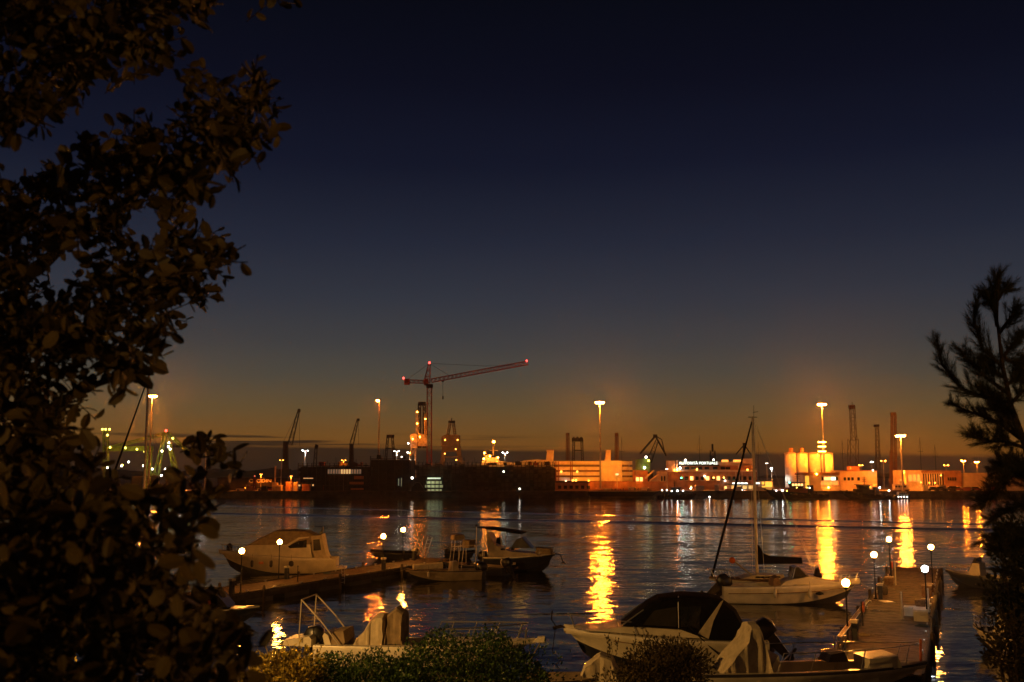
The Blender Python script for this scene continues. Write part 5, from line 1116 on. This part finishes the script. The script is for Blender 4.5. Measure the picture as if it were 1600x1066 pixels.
hull_mesh(L, 2.1, .75, .95, .3).build('hull', [m_navy, m_anti, m_gel], r, True); deck_mesh(L, 2.1, .75, .95, 0, .55, 1).build('foredeck', m_navy, r); gunwale(L, 2.1, .75, .95, 0, .57).build('gunwale', m_gel, r)
MB().slab([(-L*.3, .8), (-L*.26, 2.0), (L*.02, 2.0), (L*.16, .95)], -.85, .85, .1).build('canvas_top', m_canv_d, r); MB().slab([(L*.02, 1.0), (L*.0, 1.7), (L*.05, 1.7), (L*.18, .95)], -.86, .86).build('windscreen', m_vinyl, r); outboard(r, -L/2, 0, .5, 1., -.1)
MB().ball((-L*.05, -.95, 1.3), .2, 8, 1.4).build('buoy', m_orng, r)

# ================================================================== small things on the far quay
def car(px, Y, label, m):
    p = base(px, Y); r = thing('parked_car', label, 'car', p, rnd.choice((0, math.pi)), 'cars parked on the far quay')
    MB().slab([(-2.1, .3), (-2.15, .75), (-1.2, .9), (1.1, .88), (2.1, .72), (2.15, .3)], -.85, .85, .06).build('body', m, r)
    MB().slab([(-1.5, .88), (-1.1, 1.42), (.4, 1.45), (1.15, .88)], -.75, .75, .07).build('cabin', m_glass, r)
    for x in (-1.3, 1.3):
        for s in (-.86, .86): MB().slab([(x+.32*math.cos(a*math.pi/5), .32+.32*math.sin(a*math.pi/5)) for a in range(10)], s-.1, s+.1).build('wheel', m_tyre, r)
cm = [mat('car_paint_dark', (.04, .03, .03), .3), mat('car_paint_silver', (.45, .42, .4), .3), mat('car_paint_white', (.7, .68, .62), .3), mat('car_paint_red', (.3, .03, .02), .3)]
for px, k, lab in ((1456, 0, 'leftmost dark car parked before the terminal wall'), (1469, 0, 'second dark car before the terminal wall'), (1483, 0, 'third dark car from the left before the terminal wall'), (1496, 3, 'red car among those before the terminal wall'), (1512, 1, 'silver car before the right end of the terminal wall'), (1524, 3, 'last visible red car by the pine branches'),
                   (379, 2, 'white car on the left part of the quay by the leaves'), (412, 1, 'silver car left of the thick orange pole'), (424, 3, 'red car at the foot of the thick orange pole')): car(px, 374+(k % 2), lab, cm[k])
for i, (px, y0, w, m, lab) in enumerate(((451, 753, 9, m_wallr, 'tall orange crate pair left of the scaffolded dock'), (462, 753.5, 6, m_osteel, 'upright ochre container beside the orange crate pair'), (436, 758, 9, m_wall, 'pale low container at the foot of the thick pole'), (390, 760, 10, m_wallr, 'low rust container on the far left of the quay'), (478, 757, 12, m_wallr, 'rust container before the scaffolded dock'))):
    r = thing('container', lab, 'container', base(px, 371), 0, 'containers on the far quay'); MB().pbox(px-w/2, y0, px+w/2, None, 370, 3).build('body', m, r, world=True)
    for k in range(5): x = px-w/2+(k+.5)*w/5; MB().pbox(x-.2, y0+.6, x+.2, 767, 369.9, .1).build('rib', m, r, world=True)
r = thing('thick_pole', 'thick orange lit pole left of the scaffolded dock', 'pole', base(430, 371)); MB().ptube([(429.5, 756), (430.5, 728)], 371, .3, 8).build('shaft', m_wall, r, world=True); MB().pbox(425, 754, 433, None, 370, 2).build('plinth', m_wall, r, world=True)
r = thing('hull_shed', 'dark long shed with faint pale letters at the left end of the quay', 'shed', base(410, 385)); MB().pbox(340, 747, 450, None, 385, 10).build('wall', m_shed, r, world=True)
lt = MB().pbox(340, 746.2, 450, 747.2, 384.6, 10.8).build('roof_edge', m_dsteel, r, world=True)
text3d('C  ODIN', 389, 424, 754, 749, 384.8, mat('pale_letters', (.55, .52, .5), .7), r)
r = thing('red_beacon', 'small red lattice beacon on the left of the quay', 'beacon', base(398, 370)); MB().plat((397.5, 766), (398, 745), 370, .9, .12, w1=.5).build('frame', m_rsteel, r, world=True); MB().ball(at(398, 744, 370), .25, 6).build('lamp', emi('dim_red', (1, .15, .08), 1.0), r, world=True)
# lamps near the left end of the quay that light the sheds and cars
street_light(408, 741, 381, m_sod3, 'low dim lamp over the letters of the dark shed', .4, 6000, r0=.15)
street_light(455, 744, 368.5, m_sod3, 'low dim lamp over the orange crates', .3, 5000, r0=.14)

# ================================================================== street lamps of the shore road (outside the frame or behind the trees)
def road_lamp(x, y, z0, h, label, power, size=140, rot=(0, 0, 0), aim=1):
    r = thing('road_lamp', label, 'street lamp', (x, y, z0), 0, 'street lamps of the shore road')
    MB().tube([(0, 0, 0), (0, 0, h*.6), (0, 0, h)], [.09, .07, .05], 8).build('pole', m_galv, r)
    MB().tube([(0, 0, h-.05), (aim*.5, 0, h+.12), (aim*1.1, 0, h+.12)], .04, 6).build('arm', m_galv, r)
    MB().slab([(aim*.9, h+.08), (aim*.95, h+.2), (aim*1.6, h+.18), (aim*1.65, h+.08)], -.15, .15, .05).build('lamp_housing', m_galv, r)
    MB().box((aim*1.0, -.11, h+.05), (aim*1.55, .11, h+.078)).build('lens', m_globe, r)
    spot(r, (aim*1.3, 0, h), power, GOLD, size, .3, .15, rot)
road_lamp(-21.5, 33.2, 1.2, 7.5, 'street lamp on the shore quay hidden behind the left tree', 21000, 132, rot=tuple(Vector((.80, .25, -.52)).to_track_quat('-Z', 'Y').to_euler()))
road_lamp(-7.6, 9.6, 6.6, 3.3, 'street lamp on the slope left of the tree', 1700, 165)
road_lamp(9.5, -1.5, 7.2, 2.9, 'street lamp on the terrace right of the viewpoint', 850, 172, rot=(R(84), 0, R(52)), aim=-1)

# coils of rope and hoses left on the pier boards
def coil(p, rad, label, m, k=4):
    r = thing('rope_coil', label, 'rope', p, 0, 'rope coils on the piers')
    pts = []
    for i in range(k*14):
        a = i*2*math.pi/14; q = rad*(1-.13*i/14)+.01*math.sin(i*2.3); pts.append((q*math.cos(a), q*math.sin(a), .03+.018*(i//14)+.006*math.sin(i)))
    MB().tube(pts, .02, 5).build('coil', m, r)
    MB().tube([(rad, 0, .02), (rad+.25, .12, .02), (rad+.5, -.05, .02), (rad+.8, .05, .02)], .018, 5).build('loose_end', m, r)
coil(on(pierR, 2.6, .5), .34, 'rope coil on the near left corner of the right pier', m_rope); coil(on(pierR, 12.2, .4), .3, 'rope coil on the left edge of the right pier', m_rope)
coil(on(pierR, 7.0, 3.1), .38, 'blue grey hose coil at the right edge of the right pier', mat('hose_blue', (.06, .09, .13), .6)); coil(on(pierR, 24.5, .6), .3, 'rope coil far along the right pier', m_rope)
coil(on(pierL, 5.0, -.4), .32, 'rope coil on the left pier before the cruiser', m_rope); coil(on(pierL, 13.6, -2.6), .36, 'hose coil on the left pier by the cruiser stern', mat('hose_blue', (.06, .09, .13), .6))
def bench(p, rz, label):
    r = thing('deck_ladder', label, 'ladder', p, rz); 
    for s in (-.22, .22): MB().tube([(s, 0, -.5), (s, 0, .75), (s, .25, .95), (s, .5, .9)], .022, 6).build('rail', m_steel, r)
    for k in range(4): MB().tube([(-.22, 0, -.35+k*.28), (.22, 0, -.35+k*.28)], .018, 5).build('rung', m_steel, r)
bench(on(pierR, 4.4, 3.62), rzR, 'steel swim ladder on the right edge of the right pier'); bench(on(pierL, 11.5, .37), rzL, 'steel swim ladder on the near edge of the left pier')
for (t_, lab) in ((6.0, 'orange life ring on a stand at the near half of the right pier'), (33.0, 'orange life ring on a stand at the far half of the right pier')):
    r = thing('life_ring_stand', lab, 'life ring', on(pierR, t_, .2), rzR, 'life rings on the right pier'); MB().box((-.04, -.04, 0), (.04, .04, 1.25)).build('post', m_beam, r); MB().box((-.3, .04, .65), (.3, .06, 1.3)).build('board', m_beam, r)
    MB().tube([(.24*math.cos(a*math.pi/10), -.07, .98+.24*math.sin(a*math.pi/10)) for a in range(21)], .05, 6).build('ring', m_orng, r)

# cargo and clutter along the far quay apron
rq = random.Random(77)
ORD = ['leftmost', 'second', 'third', 'fourth', 'fifth', 'sixth']
PAINT = (('rust red', m_wallr), ('ochre', m_osteel), ('dark', m_shed), ('cream', m_wall), ('grey', m_galv), ('deep red', m_rsteel))
for (x0, x1, k, where) in ((372, 460, 4, 'left of the scaffolded dock'), (505, 572, 4, 'in front of the scaffolded dock'), (930, 1028, 6, 'below the car park'), (1088, 1188, 5, 'in front of the port office'), (1428, 1560, 6, 'in front of the terminal wall')):
    for i in range(k):
        px = x0+(x1-x0)*(i+rq.uniform(.1, .9))/k; Yq = rq.uniform(368, 379); w, h_, d_ = rq.uniform(.9, 3.2), rq.uniform(.7, 2.4), rq.uniform(.8, 2.2); cn, m = rq.choice(PAINT)
        r = thing('cargo_crate', '%s crate %s, %s from left' % (cn, where, ORD[i] if i else 'first'), 'crate', base(px, Yq), rq.uniform(-.3, .3), 'cargo crates along the far quay')
        MB().box((-w/2, -d_/2, .12), (w/2, d_/2, h_)).build('body', m, r); MB().box((-w/2-.05, -d_/2-.05, h_), (w/2+.05, d_/2+.05, h_+.08)).build('lid', m, r); MB().box((-w/2, -d_/2, 0), (w/2, d_/2, .119)).build('pallet', m_beam, r)
for px, hm, where in ((972, 21, 'behind the rounded end of the car park'), (1094, 22, 'behind the port authority sign'), (1186, 19, 'just right of the sailboat mast'), (1318, 20, 'between the silos and the tallest lattice tower'), (1440, 21, 'behind the left part of the glazed terminal'), (1463, 18, 'behind the middle of the glazed terminal')):
    r = thing('ship_mast', 'slender dark ship mast with one yard '+where, 'mast', base(px, 425), 0, 'slender masts behind the quay buildings')
    MB().tube([(0, 0, 0), (0, 0, hm)], [.16, .05], 6).build('pole', m_dsteel, r); MB().tube([(-1.1, 0, hm*.72), (1.1, 0, hm*.72)], .06, 4).build('yard', m_dsteel, r)
    MB().tube([(-1.1, 0, hm*.72), (0, 0, hm*.95)], .025, 3).build('stay', m_dsteel, r); MB().tube([(1.1, 0, hm*.72), (0, 0, hm*.95)], .025, 3).build('stay', m_dsteel, r)

# ================================================================== vegetation
def inpoly(x, y, P):
    c = False; j = len(P)-1
    for i in range(len(P)):
        if (P[i][1] > y) != (P[j][1] > y) and x < (P[j][0]-P[i][0])*(y-P[i][1])/(P[j][1]-P[i][1])+P[i][0]: c = not c
        j = i
    return c
def basis(d, rg):
    d = d.normalized(); a = d.cross(Vector((rg.uniform(-1, 1), rg.uniform(-1, 1), rg.uniform(-1, 1)))).normalized(); return d, a, d.cross(a)
LEAF = [(0, 0, 0), (.22, .22, .02), (.55, .30, .0), (.86, .22, -.03), (1, 0, -.06), (.86, -.22, -.03), (.55, -.30, .0), (.22, -.22, .02), (.5, 0, -.035)]
LEAFF = [(8, 0, 1), (8, 1, 2), (8, 2, 3), (8, 3, 4), (8, 4, 5), (8, 5, 6), (8, 6, 7), (8, 7, 0)]
# left tree: leaflets on short twigs spread through the crown
from mathutils import noise as mnoise
rg = random.Random(21)
CROWN = [  # outlines surveyed in the photograph, weight
 ([(-60, -40), (320, -40), (322, 15), (285, 55), (255, 95), (215, 110), (200, 155), (170, 120), (130, 130), (95, 170), (75, 200), (30, 205), (-60, 250)], 1.0),
 ([(395, -30), (450, -30), (440, 5), (405, 18)], .8),
 ([(-60, 280), (40, 292), (70, 275), (125, 262), (140, 215), (240, 190), (300, 115), (370, 105), (420, 128), (425, 190), (385, 240), (330, 285), (290, 300), (300, 345), (352, 365), (360, 410), (320, 455), (290, 480), (250, 530), (225, 570), (205, 600), (180, 588), (150, 600), (110, 620), (60, 660), (-60, 680)], 1.0),
 ([(-60, 620), (120, 615), (150, 690), (150, 740), (210, 770), (290, 750), (340, 750), (325, 790), (285, 800), (310, 835), (280, 900), (315, 950), (365, 990), (385, 1100), (-60, 1100)], 1.0),
 ([(255, 700), (320, 690), (375, 735), (330, 760), (270, 745)], .5),
 ([(190, 560), (225, 560), (230, 600), (205, 612)], .7),
]
HOLES = [[(70, 388), (145, 372), (172, 415), (130, 450), (72, 488), (52, 450)], [(150, 676), (245, 668), (300, 700), (300, 745), (180, 752), (150, 730)], [(30, 215), (110, 180), (200, 165), (235, 172), (130, 205), (105, 255), (45, 285), (15, 250)], [(430, 760), (500, 760), (500, 700)], [(95, 655), (150, 620), (150, 670), (110, 690)]]
tw = []; tries = 0
while len(tw) < 1950 and tries < 90000:
    tries += 1
    x, y = rg.uniform(-60, 450), rg.uniform(-40, 1090)
    w = max([k for P, k in CROWN if inpoly(x, y, P)] or [0])
    if rg.random() > w or any(inpoly(x, y, H) for H in HOLES): continue
    if x > 190 and y > 640 and rg.random() < .35: continue
    if mnoise.noise(Vector((x/34, y/34, 3.3))) < (-.16 if x > 110 else -.34): continue
    tw.append((x, y, rg.uniform(2.7, 4.3) if y < 760 else rg.uniform(2.0, 3.7)))
tree = thing('carob_tree', 'large broad leaved tree filling the left edge of the picture', 'tree', (-3.1, 4.2, 7.2))
root = Vector(tree.location)
leaves = []; twm = MB()
for (x, y, Y) in tw:
    p = at(x, y, Y); d = Vector((rg.gauss(.35, .6), rg.gauss(-.1, .6), rg.gauss(-.1, .6)))
    if d.length < .2: d = Vector((1, 0, 0))
    d, a, b_ = basis(d, rg); Lt = rg.uniform(.10, .17); twm.tube([p-d*Lt*.5-root, p+d*Lt*.5-root], .0022, 3, cap=False)
    k = rg.choice((4, 5, 6))
    for i in range(k):
        s = 1 if i % 2 else -1; u = (i+.5)/k; q = p+d*(Lt*(u-.5)); side = (a*s*rg.uniform(.7, 1.1)+d*rg.uniform(.2, .7)+b_*rg.gauss(0, .35)).normalized()
        nrm = (b_+Vector((rg.gauss(0, .45), rg.gauss(0, .45), rg.gauss(0, .45)))).normalized(); tang = nrm.cross(side).normalized(); nrm = side.cross(tang)
        sz = rg.choice((rg.uniform(.034, .05), rg.uniform(.046, .068)))
        leaves.append((q, side, tang, nrm, sz))
leaves.sort(key=lambda l: -(l[4]/l[0].y) if -.25 < (l[0].x/l[0].y) < 0 or l[0].x/l[0].y > -.5 else 0)
me = bpy.data.meshes.new('leaf'); me.from_pydata(LEAF, [], LEAFF); me.materials.append(m_leaf)
for l in leaves[:300]:
    o = bpy.data.objects.new('leaf', me); COL.objects.link(o); o.parent = tree
    M_ = Matrix((l[1], l[2], l[3])).transposed().to_4x4(); M_.translation = l[0]-root; o.matrix_local = M_ @ Matrix.Scale(l[4], 4)
mb = MB()
for q, s, t_, n_, sz in leaves[300:]:
    cu = rg.uniform(-.2, .35); fo_ = rg.uniform(-.1, .45); mb.add([q-root+s*(v[0]*sz)+t_*(v[1]*sz*(1-.35*fo_*(abs(v[1])>.1)))+n_*((v[2]-cu*v[0]*v[0]+fo_*abs(v[1])*.8)*sz) for v in LEAF], LEAFF)
fo = mb.build('foliage', m_leaf, tree); fo['kind'] = 'stuff'
tk = twm.build('twigs', m_bark, tree); tk['kind'] = 'stuff'
MB().tube([(0, 0, -.1), (.05, -.02, .9), (.15, -.05, 1.8), (.25, -.1, 2.6)], [.22, .17, .14, .10], 10).build('trunk', m_bark, tree, True)
for pts in ([(-60, 470, 4.0), (60, 420, 3.8), (180, 330, 3.6), (300, 230, 3.4), (400, 160, 3.3)], [(-60, 560, 4), (90, 540, 3.6), (210, 470, 3.4), (320, 410, 3.3)], [(-60, 260, 4), (40, 120, 3.7), (150, 60, 3.5), (260, 20, 3.3)], [(-60, 640, 3.9), (60, 640, 3.4), (130, 600, 3.4), (185, 590, 3.3)],
            [(-60, 760, 3.8), (80, 800, 3.2), (200, 780, 3.), (330, 770, 2.8)], [(-60, 880, 3.6), (100, 920, 3.0), (240, 950, 2.6), (350, 980, 2.4)], [(-60, 820, 3.2), (80, 880, 2.8), (180, 890, 2.6), (290, 880, 2.5)], [(60, 640, 3.4), (75, 720, 3.3), (110, 800, 3.2)]):
    P = [Vector((.2, -.1, 2.2))]+[at(*q)-root for q in pts] if pts[0][0] < 0 else [at(*q)-root for q in pts]
    Q = []
    for i in range(len(P)-1):
        for k in range(4): Q.append(P[i].lerp(P[i+1], k/4)+Vector((rg.gauss(0, .018), rg.gauss(0, .018), rg.gauss(0, .018))))
    Q.append(P[-1]); MB().tube(Q, [.03*(1-i/len(Q))**.8+.004 for i in range(len(Q))], 6).build('branch', m_bark, tree, True)

# right tree: soft needled pine
rg = random.Random(5)
PY = 10.0
pine = thing('pine_tree', 'dark feathery pine leaning in from the right edge', 'tree', (at(1700, 900, PY).x, PY, 6.6)); root = Vector(pine.location)
TR = [(1700, 1100), (1660, 860), (1618, 740), (1598, 685), (1580, 635), (1567, 575), (1558, 500), (1560, 430)]
MB().tube([Vector((0, 0, -.1))]+[at(x, y, PY)-root for x, y in TR[1:]], [.10, .07, .045, .033, .027, .021, .013, .005], 8).build('trunk', m_bark, pine, True)
BR = [([(1590, 655), (1545, 625), (1500, 605), (1472, 570), (1464, 532)], .10), ([(1568, 575), (1535, 545), (1522, 500), (1525, 468)], .06), ([(1558, 510), (1552, 470), (1560, 428)], .03), ([(1566, 560), (1585, 535), (1600, 520)], .15),
      ([(1575, 615), (1540, 590), (1510, 560), (1500, 545)], -.1), ([(1600, 690), (1560, 660), (1520, 645), (1482, 630)], .2), ([(1602, 700), (1570, 690), (1540, 690), (1516, 678)], -.2), ([(1562, 520), (1580, 495), (1590, 480)], -.1), ([(1556, 490), (1543, 470), (1540, 455)], .1), ([(1558, 470), (1568, 455), (1575, 452)], .1),
      ([(1570, 590), (1545, 575), (1535, 560)], .3), ([(1580, 630), (1600, 610), (1620, 590)], .1), ([(1585, 650), (1560, 640), (1535, 605)], -.3), ([(1610, 725), (1580, 720), (1545, 745)], .2), ([(1615, 735), (1580, 745), (1530, 790)], -.3), ([(1640, 800), (1590, 790), (1545, 815)], .3),
      ([(1630, 770), (1600, 745), (1560, 720)], .0), ([(1570, 560), (1590, 570), (1605, 575)], .1), ([(1575, 600), (1592, 588), (1600, 560)], .2), ([(1598, 690), (1575, 660), (1560, 620)], .1), ([(1650, 850), (1600, 850), (1555, 860)], -.2), ([(1660, 900), (1600, 905), (1560, 890)], .1), ([(1640, 820), (1590, 830), (1535, 845)], .0)]
nd = MB(); tws = MB()
def needles(p, d, n, ln):
    d = d.normalized()
    for _ in range(n):
        q = p+Vector((rg.gauss(0, .008), rg.gauss(0, .008), rg.gauss(0, .008))); e = (d+Vector((rg.gauss(0, .3), rg.gauss(0, .3), rg.gauss(.03, .3)))).normalized()
        l = ln*rg.uniform(.6, 1.15); w = e.cross(Vector((rg.uniform(-1, 1), rg.uniform(-1, 1), rg.uniform(-1, 1)))).normalized()*.0017
        tip = q+e*l+Vector((0, 0, -.012)); nd.add([q-w-root, q+w-root, tip-root], [(0, 1, 2)])
for bi, (pts, dep) in enumerate(BR):
    P = [at(x, y, PY+dep*(i/(len(pts)-1))*4) for i, (x, y) in enumerate(pts)]
    MB().tube([p-root for p in P], [.016*(1-i/len(P))+.003 for i in range(len(P))], 6).build('branch', m_bark, pine, True)
    tot = len(P)-1
    for i in range(tot):
        seg = P[i+1]-P[i]; m_n = max(3, int(seg.length/.0125)); sd0 = seg.normalized()
        for k in range(m_n):
            u = (k+rg.random())/m_n; q = P[i]+seg*u; f = (i+u)/tot
            if f < .2 and rg.random() < .75: continue
            out = Vector((rg.gauss(0, 1), rg.gauss(0, 1), rg.gauss(0, 1))); out = (out-sd0*out.dot(sd0)).normalized()
            d_ = (sd0*rg.uniform(.5, 1.0)+out*rg.uniform(.35, .8)+Vector((0, 0, .22))).normalized(); tl = rg.uniform(.05, .22)*(1.15-.75*f)+.03; nc = max(3, int(tl/.016))
            tws.tube([q-root, q+d_*tl*.6-root, q+d_*tl+Vector((0, 0, tl*.12))-root], [.0025, .002, .001], 3, cap=False)
            for j in range(nc):
                v = (j+.5)/nc; needles(q+d_*(tl*v)+Vector((0, 0, tl*.12*v*v)), d_+Vector((0, 0, .15)), 8, .085*rg.uniform(.8, 1.2))
tq = tws.build('twigs', m_bark, pine); tq['kind'] = 'stuff'
k = nd.build('needles', m_need, pine); k['kind'] = 'stuff'
print('needles', len(nd.f))

# shrubs
def shrub(name, label, cx, cy_top, wpx, Y, zbase, hgt, n, leafm, lsz, seed, depth=None, lumps=9, group='shrubs on the slope below the viewpoint', boxy=False):
    rg = random.Random(seed); top = at(cx, cy_top, Y); Wd = wpx/1600*Y*1.0; zt = top.z
    r = thing(name, label, 'shrub', (top.x, Y, zbase), 0, group); mb = MB(); dp = depth or Wd*.5
    C = [(rg.uniform(-.36, .36)*Wd, rg.uniform(-.3, .3)*dp, rg.uniform(.55, .98), rg.uniform(.26, .42)) for _ in range(lumps)]
    H = zt-zbase
    lay = []
    for i in range(n):
        if boxy and rg.random() < .8:
            u_, v_ = rg.uniform(-1, 1), rg.uniform(-1, 1); hz = (1-.55*abs(u_)**3.2)*(1-.18*v_*v_)*(1+.06*math.sin(u_*9+seed)+.05*math.sin(v_*7+u_*5)); k_ = rg.random()**.3
            if rg.random() < .55: p = Vector((u_*Wd/2, v_*dp/2, H*hz*k_))
            else: p = Vector((u_*Wd/2, -dp/2*(.75+.25*rg.random())*(1-.2*u_*u_), H*hz*rg.random()))
            d = Vector((u_*.4, -.6, .7))+Vector((rg.gauss(0, .6), rg.gauss(0, .6), rg.gauss(0, .5))); d, a, b_ = basis(d, rg); s = lsz*rg.uniform(.7, 1.3)
            mb.add([p, p+d*s*.5+a*s*.26+b_*s*.05, p+d*s, p+d*s*.5-a*s*.26+b_*s*.05], [(0, 1, 2), (0, 2, 3)]); continue
        c = rg.choice(C); th, ph = rg.uniform(0, 2*math.pi), math.acos(rg.uniform(-.85, 1)); rr_ = (rg.random()**.35)
        R0 = c[3]*min(Wd, 2.2*H)
        p = Vector((c[0]+R0*rr_*math.sin(ph)*math.cos(th), c[1]+R0*rr_*.8*math.sin(ph)*math.sin(th), c[2]*H-R0*.72+R0*.72*rr_*math.cos(ph)))
        if p.z < -.1: continue
        d = Vector((math.sin(ph)*math.cos(th), math.sin(ph)*math.sin(th), math.cos(ph)+.5))+Vector((rg.gauss(0, .6), rg.gauss(0, .6), rg.gauss(0, .5)))
        d, a, b_ = basis(d, rg); s = lsz*rg.uniform(.7, 1.3)
        mb.add([p, p+d*s*.5+a*s*.26+b_*s*.05, p+d*s, p+d*s*.5-a*s*.26+b_*s*.05], [(0, 1, 2), (0, 2, 3)])
    for k_ in range(7 if boxy else 22):      # stray shoots breaking the outline
        u_ = rg.uniform(-.47, .47); p0 = Vector((u_*Wd, rg.uniform(-.4, .2)*dp, H*(.80-.5*abs(u_)**2))); d0 = Vector((u_*.6+rg.gauss(0, .25), rg.gauss(-.1, .2), 1)).normalized(); ln = rg.uniform(.10, .26)
        mb.tube([p0, p0+d0*ln], .003, 3)
        for j in range(7):
            p = p0+d0*ln*(.25+.75*j/6); d, a, b_ = basis(d0+Vector((rg.gauss(0, .8), rg.gauss(0, .8), rg.gauss(.1, .4))), rg); s = lsz*rg.uniform(.7, 1.2)
            mb.add([p, p+d*s*.5+a*s*.26, p+d*s, p+d*s*.5-a*s*.26], [(0, 1, 2), (0, 2, 3)])
    f = mb.build('foliage', leafm, r); f['kind'] = 'stuff'
    for c in C: MB().tube([(c[0]*.3, c[1]*.3, -.15), (c[0]*.7, c[1]*.7, c[2]*H*.4), (c[0], c[1], c[2]*H*.8)], [.025, .016, .006], 5).build('stem', m_bark, r)
    return r
sz_ = lambda Y: 7.2-(Y-7.5)*.2404 if Y > 7.5 else 7.2
shrub('trimmed_hedge', 'wide dark green trimmed hedge at the bottom centre', 728, 988, 250, 14, sz_(14), 1.0, 15000, m_leafh, .05, 11, depth=1.2, lumps=16, boxy=True)
shrub('trimmed_hedge', 'lower dark green hedge left of the wide hedge', 560, 1022, 200, 13.2, sz_(13.2), 1.0, 11000, m_leafh, .048, 12, depth=1.1, lumps=12, boxy=True)
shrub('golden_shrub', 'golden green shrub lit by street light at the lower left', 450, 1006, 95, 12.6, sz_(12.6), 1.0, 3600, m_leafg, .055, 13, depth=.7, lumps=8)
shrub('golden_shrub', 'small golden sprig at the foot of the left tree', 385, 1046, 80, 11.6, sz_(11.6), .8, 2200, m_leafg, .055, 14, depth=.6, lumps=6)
shrub('round_shrub', 'round brownish shrub in front of the cuddy cruiser', 1012, 984, 135, 13, sz_(13), 1.1, 12000, m_leafb, .042, 15, depth=1.0, lumps=11)
shrub('dark_shrub', 'dark leafy shrub under the pine at the right edge', 1580, 950, 80, 10.5, sz_(10.5), 1.2, 1500, m_leafb, .05, 16, depth=.7, lumps=14)
shrub('dark_shrub', 'tall dark shrub mass behind the pine on the right edge', 1590, 800, 80, 11.5, sz_(11.5), 2.0, 2600, m_need, .07, 17, depth=.7, lumps=16)
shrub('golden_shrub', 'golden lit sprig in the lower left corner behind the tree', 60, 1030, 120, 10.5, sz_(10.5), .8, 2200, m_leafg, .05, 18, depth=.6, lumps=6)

# ================================================================== thin haze over the harbour, added so the lamps get halos
hz = MB().box((-1500, -70, -7), (1500, 1500, 62)); mh = bpy.data.materials.new('lamp_halo_haze'); mh.use_nodes = True; t = mh.node_tree; t.nodes.clear()
ov = t.nodes.new('ShaderNodeOutputMaterial'); pv = t.nodes.new('ShaderNodeVolumePrincipled'); pv.inputs['Color'].default_value = (.9, .9, .92, 1)
pv.inputs['Density'].default_value = .00015; pv.inputs['Anisotropy'].default_value = .9; t.links.new(pv.outputs[0], ov.inputs['Volume'])
tag(hz.build('haze', mh), kind='stuff')
